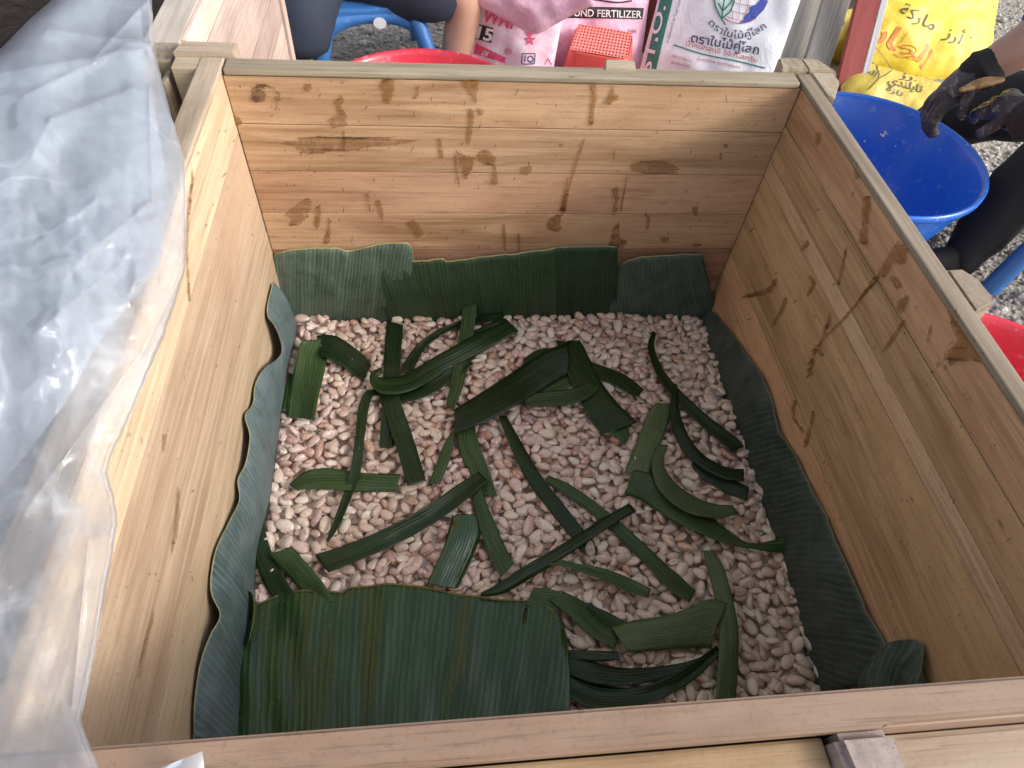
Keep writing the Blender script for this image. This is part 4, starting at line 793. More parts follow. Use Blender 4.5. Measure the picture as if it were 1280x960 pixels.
def pulp(px, py, r, label):
    d = ray(px, py); best = None
    for tt in np.linspace(.8, 3, 4000):
        q = CAM + tt * d; rr = math.hypot(q[0] - .8, q[1] - 1.08); hz = q[2] + .555
        if 0 < hz < .2 and q[1] > 1.08 and rr >= .158 + (.21 - .158) * hz / .19 - .002: best = q; break
    if best is None: return
    parts = []
    for k in range(6):
        v, f = VAR[k]; s_ = r * random.uniform(.35, .6); R_ = rotm(random.uniform(0, 6), random.uniform(-1, 1), random.uniform(-1, 1)); parts.append(((v * np.array([s_, s_ * .6, s_ * .4])) @ R_.T + best + np.array([random.gauss(0, r * .5), -.002, random.gauss(0, r * .4)]), f))
    tag(link('pulp', join_meshes('pulp', parts), None, mp), label, 'pulp')
pulp(1105, 166, .009, 'larger white blob of pulp stuck to the far inside of the blue basin')
pulp(1119, 182, .0035, 'tiny white blob of pulp stuck below the larger one in the blue basin')
pulp(1080, 176, .0030, 'tiny white blob of pulp left of the larger one in the blue basin')

# ================================================================== SACKS AND BOARDS BEHIND THE BOX
class Sack:
    """pillow-shaped sack on a leaning plane; quad of corners bl, br, tr, tl on that plane"""
    def __init__(s, o, udir, lean, rot=0.0):
        u = np.array([udir[0], udir[1], 0.]); u /= np.linalg.norm(u); back = np.array([-u[1], u[0], 0.])
        if back[1] < 0: back = -back
        v = np.array([0, 0, 1.]) * math.cos(lean) + back * math.sin(lean); n = np.cross(u, v)
        if n[1] > 0: n = -n
        s.o = np.array(o, float); s.n = n; s.bul = .03; s.amp = .008; s.seed = random.random() * 30
        c, d = math.cos(rot), math.sin(rot); s.u = c * u + d * v; s.v = -d * u + c * v
    def uv(s, p): q = p - s.o; return float(q @ s.u), float(q @ s.v)
    def face(s, a, b):
        x = (a - s.a0) / (s.a1 - s.a0) * 2 - 1; y = (b - s.b0) / (s.b1 - s.b0) * 2 - 1
        k = max(0, 1 - abs(x) ** 3.0) ** .7 * max(0, 1 - abs(y) ** 4) ** .7
        w_ = s.amp * (nz(a * 9, b * 9, s.seed) + .55 * nz(a * 21, b * 21, s.seed + 5) + .7 * (1 - 2 * abs(nz(a * 5 + b * 3, b * 6 - a * 2, s.seed + 8))))
        return s.bul * k + w_ * min(1, k * 1.5)
    def pt(s, a, b, off=0.0): return s.o + s.u * a + s.v * b + s.n * (s.face(a, b) + off)
    def px(s, x, y, off=.0016):
        tx, ty = x, y
        for _ in range(4):
            a, b = s.uv(P(tx, ty, plane=(s.o, s.n))); p = s.pt(a, b, off); q = project(p); tx += x - q[0]; ty += y - q[1]
        return p
    def build(s, name, label, ext, mat, cat='sack', nu=64, nv=64, depth=.10):
        s.a0, s.a1, s.b0, s.b1 = ext; t = thing(name, label, cat, tuple(s.o)); vs, uv, fs = [], [], []
        for side in (0, 1):
            for i in range(nu):
                for j in range(nv):
                    a = s.a0 + (s.a1 - s.a0) * i / (nu - 1); b = s.b0 + (s.b1 - s.b0) * j / (nv - 1)
                    if side == 0: vs.append(s.pt(a, b))
                    else:
                        x = (a - s.a0) / (s.a1 - s.a0) * 2 - 1; y = (b - s.b0) / (s.b1 - s.b0) * 2 - 1; vs.append(s.o + s.u * a + s.v * b - s.n * depth * max(0, 1 - x ** 4) ** .6 * max(0, 1 - y ** 4) ** .6)
                    uv.append((a, b))
            bs = side * nu * nv
            for i in range(nu - 1):
                for j in range(nv - 1):
                    q = (bs + i * nv + j, bs + (i + 1) * nv + j, bs + (i + 1) * nv + j + 1, bs + i * nv + j + 1); fs.append(q if side == 0 else q[::-1])
        s.t = t; kid('bag', mesh_py('bag', vs, fs, True, uv), t, mat); return t
    def print(s, name, tris_px, mat, off=.0016, dens=1):
        vs, fs = tris_px; o = kid(name, mesh_py(name, [s.px(x, y, off) for x, y in vs], fs, False), s.t, mat)
        if name == 'lettering': o['kind'] = 'stuff'
        return o
    def text(s, name, body, A, B, hpx, mat, off=.0020, bold=0.0, shear=0.0, upv=None):
        """lettering from pixel A to pixel B on the sack, capital height hpx along upv"""
        me = text_mesh(body, bold); V = np.array([v.co[:2] for v in me.vertices]); x0, x1 = V[:, 0].min(), V[:, 0].max(); A = np.array(A, float); B = np.array(B, float); dr = B - A; L = np.linalg.norm(dr)
        up = np.array(upv if upv is not None else (dr[1] / L, -dr[0] / L), float); up /= np.linalg.norm(up)
        pts = [A + dr * ((v[0] - x0) / (x1 - x0)) + up * hpx * v[1] / .70 for v in V]
        fs = [tuple(p.vertices) for p in me.polygons]; bpy.data.meshes.remove(me); return s.print(name, (pts, fs), mat, off)
    def textfn(s, name, body, fn, mat, off=.002, bold=0.0):
        me = text_mesh(body, bold); V = np.array([v.co[:2] for v in me.vertices]); x0, x1 = V[:, 0].min(), V[:, 0].max()
        pts = [fn((v[0] - x0) / (x1 - x0), v[1] / .70) for v in V]; fs = [tuple(p.vertices) for p in me.polygons]; bpy.data.meshes.remove(me); return s.print(name, (pts, fs), mat, off)
def text_mesh(body, bold=0.0):
    c = bpy.data.curves.new('lettering', 'FONT'); c.body = body; c.size = 1.0; c.offset = bold; c.resolution_u = 3; o = bpy.data.objects.new('lettering', c); COL.objects.link(o)
    d = bpy.context.evaluated_depsgraph_get(); me = bpy.data.meshes.new_from_object(o.evaluated_get(d)); bpy.data.objects.remove(o); bpy.data.curves.remove(c); return me
def gridquad(q, n=10, m=6):
    q = np.array(q, float); vs = []; 
    for i in range(n):
        for j in range(m): u, v = i / (n - 1), j / (m - 1); vs.append((q[0] * (1 - u) + q[1] * u) * (1 - v) + (q[3] * (1 - u) + q[2] * u) * v)
    return vs, [(i * m + j, (i + 1) * m + j, (i + 1) * m + j + 1, i * m + j + 1) for i in range(n - 1) for j in range(m - 1)]
def strokes(lines, wd, n=14):
    vs, fs = [], []
    for pts in lines:
        c = catmull(np.array(pts, float), n) if len(pts) > 2 else polyl(pts, n); t = np.gradient(c, axis=0); t /= np.linalg.norm(t, axis=1)[:, None] + 1e-9; nn = np.c_[-t[:, 1], t[:, 0]] * wd / 2; b = len(vs)
        for p, q in zip(c, nn): vs += [p + q, p - q]
        fs += [(b + 2 * i, b + 2 * i + 2, b + 2 * i + 3, b + 2 * i + 1) for i in range(n - 1)]
    return vs, fs
def poly_fan(pts):
    pts = [np.array(p, float) for p in pts]; c = np.mean(pts, 0); return [c] + pts, [(0, i + 1, (i + 1) % len(pts) + 1) for i in range(len(pts))]
def star(cx, cy, r): return poly_fan([(cx + (r if k % 2 == 0 else r * .42) * math.sin(k * math.pi / 5), cy - (r if k % 2 == 0 else r * .42) * math.cos(k * math.pi / 5)) for k in range(10)])
INK = printm('ink_navy', (.03, .035, .085), .5, .25, (.6, .6, .7)); INK_B = printm('ink_black', (.02, .02, .022), .5, .15, (.4, .3, .35)); INK_G = printm('ink_green', (.012, .17, .12), .5, .2, (.5, .55, .55)); INK_R = printm('ink_red', (.50, .09, .10), .5, .4, (.7, .65, .7))
INK_P = printm('ink_pink_red', (.68, .06, .16), .5, .3, (.8, .55, .68)); INK_W = printm('ink_white', (.78, .78, .8), .5); INK_BL = printm('ink_blue', (.03, .06, .36), .5, .1); INK_PALE = printm('ink_pale_green', (.55, .72, .68), .5, .2)
WB_N = .0012
# --- white sack
d0, d1 = P(863, 47, z=-.5), P(949, 66, z=-.5); bl = P(802, 84, z=-.54)
WS = Sack(bl, (d1 - d0)[:2], math.radians(24)); WS.bul = .022; WS.amp = .009
ext_r = WS.uv(P(973, 78, plane=(WS.o, WS.n)))[0]
WS.build('fertilizer_sack', 'white woven sack with green side stripe and Thai lettering behind the box', (-.004, ext_r, -.03, .62), woven('woven_white', (.72, .75, .82), (.80, .82, .87)), depth=.08)
WS.print('stripe', gridquad([(806, 84), (820, 87), (842, -5), (826, -5)], 6, 24), INK_G)
WS.text('lettering', 'STIOIT', (812, 92), (838, -16), 12, INK_W, .0030, .012, upv=(-1, -.25))
def arcfn(c, r, a0, a1, h): return lambda t, y: np.array([c[0] + (r - y * h) * math.cos(a0 + (a1 - a0) * t), c[1] + (r - y * h) * math.sin(a0 + (a1 - a0) * t)])
WS.textfn('lettering', 'ตราใบไม้คู่โลก', arcfn((924, -2), 50, math.radians(142), math.radians(46), 8.5), INK, bold=.006)
WS.text('lettering', 'ตราใบไม้คู่โลก', (863, 52), (948, 68), 10.5, INK, bold=.016)
WS.text('lettering', 'น้ำหนักสุทธิ 50 กิโลกรัม', (857, 57), (946, 78), 6.0, INK_R, bold=.006)
WS.print('printed_line', strokes([[(842, 56), (880, 68), (920, 76), (956, 85)]], 1.6), INK_G)
WS.text('lettering', 'ปุ๋ยคุณภาพ วิชาการเกษตร', (871, 75), (925, 86), 4.2, INK_R)
WS.text('lettering', 'ใช้สำหรับพืชสวน', (840, 71), (864, 78), 3.4, INK_R); WS.text('lettering', 'ผสมเสร็จพร้อมใช้', (838, 79), (861, 85), 3.4, INK_R)
WS.text('lettering', 'ทะเบียนเลขที่ 00 โรงงานผู้ผลิต', (835, 54), (853, -6), 3.0, INK, upv=(-1, -.25))
gc = np.array([925, -6.]); gr = 35
WS.print('emblem_rim', strokes([[tuple(gc + gr * np.array([math.cos(a), math.sin(a)])) for a in np.linspace(.95, 2.2, 12)]], 1.3), INK_R, .0020)
for k in range(3): WS.print('emblem_grid', strokes([[(gc[0] - 12 + 11 * k + 4, gc[1] - 14), (gc[0] - 13 + 10 * k + 3, gc[1] + 12), (gc[0] - 9 + 7 * k, gc[1] + 30)]], .7), INK_R, .0020)
WS.print('emblem_grid', strokes([[(gc[0] - 8, gc[1] + 9), (gc[0] + 10, gc[1] + 13), (gc[0] + 26, gc[1] + 12)], [(gc[0] - 13, gc[1] + 19), (gc[0] + 6, gc[1] + 23), (gc[0] + 20, gc[1] + 22)], [(gc[0] - 16, gc[1] + 27), (gc[0] + 2, gc[1] + 32), (gc[0] + 14, gc[1] + 31)]], .7), INK_R, .0020)
WS.print('emblem_sea', poly_fan([(957, -4), (960, 2), (955, 12), (945, 22), (934, 28), (924, 30), (930, 25), (931, 20), (938, 14), (937, 9), (946, 5), (950, 0)]), INK_BL, .0022)
WS.print('emblem_leaf', poly_fan([(893, -8), (894, 6), (897, 14), (902, 22), (912, 15), (917, 4), (919, -8)]), INK_PALE, .0019)
WS.print('emblem_leaf_outline', strokes([[(893, -8), (894, 6), (898, 16), (902, 24), (907, 31)], [(902, 23), (912, 15), (917, 4), (919, -8)], [(902, 23), (904, 8), (907, -8)], [(903, 13), (898, 4), (895, -2)], [(904, 13), (911, 6), (916, -1)], [(905, 1), (901, -5)], [(905, 1), (912, -6)]], 1.7), INK_G, .0026)

# --- pink sacks
PINKW = woven('woven_pink', (.76, .42, .57), (.84, .60, .74)); 
s2o = P(700, 92, z=-.55); PS2 = Sack(s2o + np.array([0, .05, 0]), (1, .02), math.radians(16)); PS2.bul = .02; PS2.amp = .010
x1 = PS2.uv(P(806, 40, plane=(PS2.o, PS2.n)))[0]
PS2.build('fertilizer_sack', 'pink sack with white lettering on a black band behind the coral basket', (-.10, x1, -.03, .6), PINKW)
PS2.print('printed_band', gridquad([(690, 22), (803, 24), (805, 10), (692, 7)], 24, 5), INK_B)
PS2.text('lettering', 'COMPOUND FERTILIZER', (676, 19), (802, 22.5), 9.0, INK_W, .0032, .012)
PS2.text('lettering', 'มอก', (785, 41), (795, 42), 6, INK_B); PS2.print('printed_line', strokes([[(735, -2), (770, 3), (790, 1)]], 2.0), INK_B)
s1o = P(590, 92, z=-.55); d0, d1 = P(597, 50, z=-.5), P(640, 60, z=-.5); PS1 = Sack(s1o + np.array([-.02, -.01, 0]), (d1 - d0)[:2], math.radians(14)); PS1.bul = .035; PS1.amp = .015
x1 = PS1.uv(P(694, 70, plane=(PS1.o, PS1.n)))[0]
PS1.build('fertilizer_sack', 'pink sack marked 15 with red stars standing behind the red basin', (-.02, x1, -.03, .42), woven('woven_pink_white', (.82, .52, .64), (.86, .76, .85)))
PS1.print('printed_box', gridquad([(590, 47), (614, 54), (617, 35), (593, 29)], 8, 8), INK_B); PS1.text('lettering', '15', (595, 47), (614, 52), 15, INK_W, .0034, .03)
PS1.text('lettering', 'WMI', (602, 26), (640, 36), 17, INK_P, .0022, .03)
PS1.print('printed_band', gridquad([(592, 67), (631, 79), (632, 72), (595, 54)], 10, 6), INK_P); PS1.text('lettering', 'ส', (601, 69), (609, 72), 8, INK_W, .0034)
PS1.print('star', star(662, 50, 8), INK_P); PS1.print('star', poly_fan([(656, 33), (667, 36), (665, 44), (660, 45)]), INK_P)
PS1.text('lettering', '®', (630, 68), (639, 69), 8, INK_P)
PS1.print('printed_box', strokes([[(653, 67), (669, 67)], [(669, 67), (668, 80)], [(668, 80), (652, 80)], [(652, 80), (653, 67)]], 1.2), INK); PS1.text('lettering', '1Q', (655, 77), (667, 78), 8, INK, bold=.02)
PS1.print('printed_triangle', strokes([[(681, 81), (685, 73)], [(685, 73), (690, 81)]], .9), INK_P)
# folded-down mouth of that sack
fl, fr, tip = P(598, 1, plane=(PS1.o, PS1.n)), P(745, -4, plane=(PS1.o, PS1.n)), P(680, 37, plane=(PS1.o, PS1.n)); vs, uv = [], []; n1 = 34
edge_px = catmull(np.array([(598, 0), (625, 14), (652, 29), (676, 38), (700, 26), (722, 14), (748, 2)]), n1)
for i in range(n1):
    for j in range(16):
        v = j / 15; x, y = edge_px[i]; y2 = -45 * (1 - v) + y * v; p = P(x, y2, plane=(PS1.o, PS1.n)); w_ = .012 * nz(x * .04, y2 * .05, 3) + .008 * (1 - 2 * abs(nz(x * .03 + y2 * .02, y2 * .03, 6)))
        vs.append(p + PS1.n * (.058 + .02 * math.sin(math.pi * v) + w_ - .012 * (v > .97))); uv.append((x * .001, y2 * .001))
o = kid('folded_mouth', mesh_py('folded_mouth', vs, [(i * 16 + j, (i + 1) * 16 + j, (i + 1) * 16 + j + 1, i * 16 + j + 1) for i in range(n1 - 1) for j in range(15)], True, uv), PS1.t, PINKW); o.modifiers.new('thick', 'SOLIDIFY').thickness = .0015

# --- coral basket with a perforated base, turned upside down
BK = thing('basket', 'coral red plastic basket with a holed base, upside down behind the box', 'basket', tuple(P(748, 86, z=-.5)))
mc = plastic('coral_plastic', (.78, .105, .085), .35); mc2 = plastic('coral_pale', (.82, .24, .20), .4)
cs = [P(714, 62, z=-.435), P(786, 74, z=-.435), P(789, 41, z=-.435), P(722, 29, z=-.435)]
c0 = np.mean(cs, 0); ux = (cs[1] - cs[0]); uy = (cs[3] - cs[0]); lx, ly = np.linalg.norm(ux), np.linalg.norm(uy); ux /= lx; uy = uy - ux * (uy @ ux); uy /= np.linalg.norm(uy)
def rr(hw, hh, r, n=6):
    out = []
    for (sx, sy, a0) in ((1, -1, -90), (1, 1, 0), (-1, 1, 90), (-1, -1, 180)):
        for k in range(n): a = math.radians(a0 + 90 * k / (n - 1)); out.append((sx * (hw - r) + r * math.cos(a), sy * (hh - r) + r * math.sin(a)))
    return out
vs, fs = [], []; rings = [(0, 1.0, -.002), (1, 1.02, -.006), (2, 1.12, -.055), (3, 1.18, -.12), (4, 1.24, -.122), (5, 1.24, -.112)]
for (k, sc_, z) in rings:
    for (x, y) in rr(lx / 2 * sc_, ly / 2 * sc_, .030): vs.append(c0 + ux * x + uy * y + np.array([0, 0, z]))
nr_ = 24; fs = [(i * nr_ + k, i * nr_ + (k + 1) % nr_, (i + 1) * nr_ + (k + 1) % nr_, (i + 1) * nr_ + k) for i in range(len(rings) - 1) for k in range(nr_)]
o = kid('basket_wall', mesh_py('basket_wall', vs, fs), BK, mc); o.modifiers.new('thick', 'SOLIDIFY').thickness = .002
NXB, NYB = 17, 9; vs, fs = [], []
hw, hh = lx / 2 * .985, ly / 2 * .985; cw, chh = 2 * hw / NXB, 2 * hh / NYB
for i in range(NXB):
    for j in range(NYB):
        x0, y0 = -hw + i * cw, -hh + j * chh; b = len(vs); xo = (cw * .25 if j % 2 else 0)
        sq = [(0, 0), (cw, 0), (cw, chh), (0, chh)]; hole = [(cw * .24, chh * .24), (cw * .76, chh * .24), (cw * .76, chh * .76), (cw * .24, chh * .76)]
        for z in (0, -.0025):
            for q in sq + hole: vs.append(c0 + ux * (x0 + q[0]) + uy * (y0 + q[1]) + np.array([0, 0, z]))
        for k in range(4):
            fs += [(b + k, b + (k + 1) % 4, b + 4 + (k + 1) % 4, b + 4 + k), (b + 4 + k, b + 4 + (k + 1) % 4, b + 12 + (k + 1) % 4, b + 12 + k)]
kid('holed_base', mesh_py('holed_base', vs, fs, False), BK, mc2)

# --- boards leaning between the sacks
def leaning(name, label, pxl, pxr, z0, lean_y, wd, tk, mat, top=.25):
    """board from the ground (pixel midpoint at its foot) leaning back; wd across, tk thick"""
    a = P(*pxl, z=z0); b = P(*pxr, Y=a[1] + lean_y); d = b - a; d /= np.linalg.norm(d); L = top / d[2] + (a[2] - z0); t = thing(name, label, 'board', tuple(a))
    me = box_mesh('board', (wd, tk, L), .0015); o = kid('board', me, t, mat); c = a + d * L / 2
    zax = Vector(d); yv = Vector((.12, 1, 0)); yv = (yv - zax * yv.dot(zax)).normalized(); xv = yv.cross(zax); o.matrix_basis = Matrix.Translation(c) @ Matrix((xv, yv, zax)).transposed().to_4x4(); return t, o, (a, d, xv, yv, L)
W_GZ = wood('z', *GREY, dirt=.5)
leaning('board', 'grey weathered board leaning beside the right edge of the white sack', (975, 95), (1012, 0), GROUND, .10, .085, .02, W_GZ, .5)
leaning('board', 'grey weathered board leaning second to the right of the white sack', (1011, 110), (1045, 0), GROUND, .10, .075, .02, W_GZ, .5)
leaning('board', 'dark red wooden post standing between the pink and white sacks', (808, 66), (822, 0), GROUND, .05, .062, .03, wood('z', (.20, .045, .028), (.10, .022, .016)), .5)
t, o, fr_ = leaning('board', 'red painted board with a white edge leaning right of the grey boards', (1055, 120), (1085, 0), GROUND, .08, .062, .02, wood('z', (.42, .10, .09), (.30, .07, .065), dirt=.7), .5)
a, d, xv, yv, L = fr_; me = box_mesh('white_edge', (.018, .022, L), .0015); o = kid('white_edge', me, t, wood('z', (.68, .70, .74), (.5, .5, .52))); c = a + d * L / 2 + np.array(xv) *   .040
o.matrix_basis = Matrix.Translation(c) @ Matrix((xv, yv, Vector(d))).transposed().to_4x4()

# --- yellow sacks
YW = woven('woven_yellow', (.72, .50, .03), (.80, .64, .06)); YO = woven('woven_olive', (.50, .36, .045), (.66, .52, .09)); INK_O = printm('ink_orange', (.62, .20, .03), .5, .45, (.7, .5, .05)); INK_K = printm('ink_dark_olive', (.05, .055, .03), .5, .2, (.4, .3, .05))
YS = Sack(P(1065, 70, z=-.47) + np.array([0, .10, 0]), (1, .30), math.radians(48), math.radians(-22)); YS.bul = .075; YS.amp = .014
e0 = YS.uv(P(1062, 72, plane=(YS.o, YS.n))); e1 = YS.uv(P(1200, 92, plane=(YS.o, YS.n))); e2 = YS.uv(P(1245, 0, plane=(YS.o, YS.n)))
YS.build('rice_sack', 'bright yellow full sack with Arabic lettering lying behind the blue basin', (e0[0], max(e1[0], e2[0]), min(e0[1], e1[1]) - .01, .42), YW, depth=.12)
YS.text('lettering', '\uFE94\uFEDB\uFEAD\uFE8E\uFEE3  \uFEAF\uFEAD\uFE83', (1124, 16), (1200, 56), 15, INK_K, bold=.002)
YS.text('lettering', '\uFEAD\uFE8E\uFEC4\uFEDF\uFE8D', (1095, 42), (1158, 84), 24, INK_O, bold=.03)
YS.print('ink_dot', poly_fan([(1212, 46), (1215, 45), (1215, 47), (1213, 48)]), INK_K)
YL = Sack(P(1046, 118, z=-.545), (1, .12), math.radians(52), math.radians(-16)); YL.bul = .035; YL.amp = .012
e0 = YL.uv(P(1050, 118, plane=(YL.o, YL.n))); e1 = YL.uv(P(1205, 118, plane=(YL.o, YL.n))); e3 = YL.uv(P(1100, 84, plane=(YL.o, YL.n)))
YL.build('rice_sack', 'olive yellow sagging sack with Arabic lettering just behind the blue basin rim', (e0[0], e1[0] + .03, -.06, e3[1]), YO, depth=.03)
YL.text('lettering', '\uFEAF\uFEAD\uFE8D', (1124, 97), (1146, 101), 7, INK_K, bold=.01); YL.text('lettering', '\uFEF1\uFEAA\uFEE8\uFEE0\uFEF3\uFE8E\uFE97', (1110, 103), (1152, 116), 9, INK_K, bold=.012)
YL.text('lettering', '\uFE93\uFEAF\uFE8E\uFE97', (1108, 112), (1128, 121), 6, INK_K, bold=.01); YL.text('lettering', '\uFEAD\uFE8E\uFEC4\uFEDF\uFE8D', (1070, 82), (1094, 96), 7, INK_K)
YL.print('printed_line', strokes([[(1084, 46), (1113, 85), (1100, 97)], [(1080, 66), (1098, 88), (1098, 97)], [(1100, 97), (1085, 112)]], 1.0, 10), INK_K)
YD = Sack(P(985, 100, z=-.55) + np.array([0, .14, 0]), (1, .05), math.radians(20)); YD.bul = .04; YD.amp = .016
e1 = YD.uv(P(1092, 70, plane=(YD.o, YD.n)))
YD.build('rice_sack', 'crumpled dark olive sack with black lettering behind the leaning boards', (-.02, e1[0], -.03, .5), YO, depth=.1)
YD.text('lettering', 'U', (1044, 33), (1056, 33), 14, INK_B, .003, .05); YD.text('lettering', 'S', (1014, 14), (1024, 16), 12, INK_W, .004, .03); YD.print('printed_band', gridquad([(1008, 18), (1072, 10), (1072, -8), (1012, -8)], 12, 6), INK_B, .002)

# ================================================================== PEOPLE
def skin_mesh(name, verts, edges, radii, root=0, sub=2, smooth=True):
    me = bpy.data.meshes.new(name); me.from_pydata([tuple(v) for v in verts], edges, []); o = bpy.data.objects.new(name, me); COL.objects.link(o)
    m = o.modifiers.new('skin', 'SKIN'); m.use_smooth_shade = True; sv_ = me.skin_vertices[0].data
    for i, r in enumerate(radii): sv_[i].radius = (r, r) if not hasattr(r, '__len__') else r; sv_[i].use_root = (i == root)
    o.modifiers.new('sub', 'SUBSURF').levels = sub; o.modifiers['sub'].render_levels = sub
    d = bpy.context.evaluated_depsgraph_get(); out = bpy.data.meshes.new_from_object(o.evaluated_get(d)); bpy.data.objects.remove(o); bpy.data.meshes.remove(me); out.name = name
    out.polygons.foreach_set('use_smooth', [True] * len(out.polygons)); return out
def chain(vs, es, rs, start, pts):
    prev = start
    for p, r in pts:
        vs.append(np.array(p, float)); rs.append(r); i = len(vs) - 1
        if prev is not None: es.append((prev, i))
        prev = i
    return prev
s = N('skin'); tc = s.n('ShaderNodeTexCoord'); t = s.tex(30, tc.outputs['Object'], 5, .6); s.set(Base_Color=s.mix(t, (.50, .28, .20), (.62, .38, .28)), Roughness=.5); s.b.inputs['Subsurface Weight'].default_value = .08; s.b.inputs['Subsurface Radius'].default_value = (.01, .004, .002); s.bump(s.tex(300, tc.outputs['Object'], 3), .1, .0006); M_SKIN = s.m
s = N('skin_dark'); tc = s.n('ShaderNodeTexCoord'); t = s.tex(30, tc.outputs['Object'], 5, .6); s.set(Base_Color=s.mix(t, (.30, .165, .12), (.40, .24, .18)), Roughness=.42); M_SKIN2 = s.m
M_NAVY = cloth('navy_cloth', (.022, .030, .052)); M_BLACK = cloth('black_cloth', (.010, .010, .011), fold=.4); M_BLUE = cloth('royal_blue_cloth', (.03, .045, .30)); M_HAIR = cloth('hair', (.012, .01, .009), .5)
def hand(vs, es, rs, wrist_i, w0, fwd, side, nrm, sc_=1.0, curl=.6, rk=1.0):
    """palm and five unequal bent fingers from wrist point w0"""
    f = fwd / np.linalg.norm(fwd); sd = side - f * (side @ f); sd /= np.linalg.norm(sd); up = np.cross(f, sd) if nrm is None else nrm
    up = up - f * (up @ f) - sd * (up @ sd); up /= np.linalg.norm(up)
    pc = w0 + f * .045 * sc_; vs.append(pc); rs.append(.027 * sc_ * rk); pi = len(vs) - 1; es.append((wrist_i, pi))
    for off, ln in ((-.030, .070), (-.010, .080), (.011, .076), (.030, .060)):
        b = w0 + f * .088 * sc_ + sd * off * sc_; pts = [(b, .0105 * sc_ * rk)]; q = b; an = .25
        for k, fr in enumerate((.45, .32, .23)):
            an += curl * (.5 if k == 0 else 1); q = q + (f * math.cos(an) - up * math.sin(an)) * ln * fr * sc_; pts.append((q, (.0095 - .001 * k) * sc_ * rk))
        chain(vs, es, rs, pi, pts)
    th = w0 + f * .03 * sc_ - sd * .032 * sc_; chain(vs, es, rs, pi, [(th, .012 * sc_ * rk), (th + (f * .6 - sd * .5 - up * .5) * .032 * sc_, .0105 * sc_ * rk), (th + (f * 1.0 - sd * .55 - up * .8) * .045 * sc_, .009 * sc_ * rk)])
# ---- person at the back, seated on the blue stool
PA = thing('person', 'person in navy shorts with a bare leg sitting on the stool behind the box', 'person', (-.26, 1.60, GROUND))
hipc = np.array([-.32, 1.80, -.275]); kneeR = np.array([-.012, 1.70, -.315]); ankR = P(566, 86, Y=1.68); kneeL = np.array([-.40, 1.62, -.30]); ankL = np.array([-.47, 1.58, -.50]); vs, es, rs = [hipc], [], [.085]
lt = chain(vs, es, rs, 0, [((-.32, 1.83, -.13), .095), ((-.32, 1.84, .02), .10), ((-.32, 1.82, .14), .09), ((-.31, 1.81, .22), .05), ((-.30, 1.80, .30), .066), ((-.295, 1.78, .38), .068)])
chain(vs, es, rs, 0, [(hipc + np.array([.07, -.02, -.005]), .078), ((-.12, 1.72, -.305), .070), (kneeR, .060), (kneeR * .5 + ankR * .5 + np.array([.0, .01, 0]), .050), (ankR, .036), (ankR + np.array([.03, -.06, -.02]), .030), (ankR + np.array([.05, -.10, -.03]), .022)])
chain(vs, es, rs, 0, [(hipc + np.array([-.07, -.02, -.005]), .078), ((-.37, 1.70, -.29), .066), (kneeL, .055), (kneeL * .5 + ankL * .5, .045), (ankL, .030), (ankL + np.array([.0, -.06, -.02]), .025)])
for sx in (-1, 1): chain(vs, es, rs, 3, [((-.32 + sx * .16, 1.81, .13), .05), ((-.32 + sx * .19, 1.72, -.05), .038), ((-.28 + sx * .13, 1.64, -.13), .03), ((-.27 + sx * .11, 1.60, -.145), .026)])
kid('body', skin_mesh('body', vs, es, rs, 0), PA, M_SKIN)
def garment(name, parent, chains, mat):
    vs, es, rs = [], [], []
    for c in chains: chain(vs, es, rs, None if c[0] is None else c[0], c[1])
    o = kid(name, skin_mesh(name, vs, es, rs, 0), parent, mat); tx = o.modifiers.new('folds', 'DISPLACE'); te = bpy.data.textures.get('folds') or bpy.data.textures.new('folds', 'CLOUDS'); te.noise_scale = .06; tx.texture = te; tx.strength = .02; tx.mid_level = .5; return o
garment('shorts', PA, [(None, [(hipc, .105), ((-.22, 1.73, -.325), .092), ((-.12, 1.70, -.325), .088), ((-.022, 1.70, -.312), .080)]), (0, [(hipc + np.array([-.07, -.02, 0]), .095), ((-.38, 1.69, -.29), .088), ((-.41, 1.62, -.32), .088), ((-.425, 1.59, -.37), .086), ((-.43, 1.58, -.45), .080)])], M_NAVY)
garment('shirt', PA, [(None, [((-.32, 1.815, -.22), .108), ((-.32, 1.83, -.11), .11), ((-.32, 1.84, .02), .112), ((-.32, 1.825, .14), .10), ((-.315, 1.815, .185), .06)])], cloth('grey_cloth', (.05, .055, .07)))
kid('hair', tube_mesh('hair', [(-.297, 1.805, .33), (-.297, 1.805, .40), (-.297, 1.80, .435)], [.078, .082, .06], 14, n=10), PA, M_HAIR)
# ---- person at the right, seated on the other blue stool, gloved hands over the basin
PB = thing('person', 'person in black trousers and gloves sitting at the right beside the blue basin', 'person', (1.2, .985, GROUND))
hip = np.array([1.24, 1.03, -.215]); k1 = P(1298, 206, z=-.345); a1 = P(1203, 322, z=-.525); k2 = P(1192, 148, z=-.40); a2 = k2 + np.array([.02, .14, -.13]); 
gl = P(1200, 108, z=-.14); gr_ = P(1246, 128, z=-.13); wl_ = P(1221, 92, z=-.118); wr_ = P(1284, 146, z=-.115); el_ = P(1290, 52, z=-.06); er_ = P(1365, 190, z=-.10); sh = np.array([1.20, 1.12, .20]); shr = np.array([1.30, .84, .20])
vs, es, rs = [hip], [], [.09]; neck = (sh + shr) / 2 + np.array([.03, .01, .03])
ch_ = chain(vs, es, rs, 0, [(hip * .6 + neck * .4, .10), (hip * .2 + neck * .8, .10), (neck + np.array([-.01, 0, .05]), .05), (neck + np.array([-.05, .0, .13]), .066), (neck + np.array([-.07, .0, .19]), .066)])
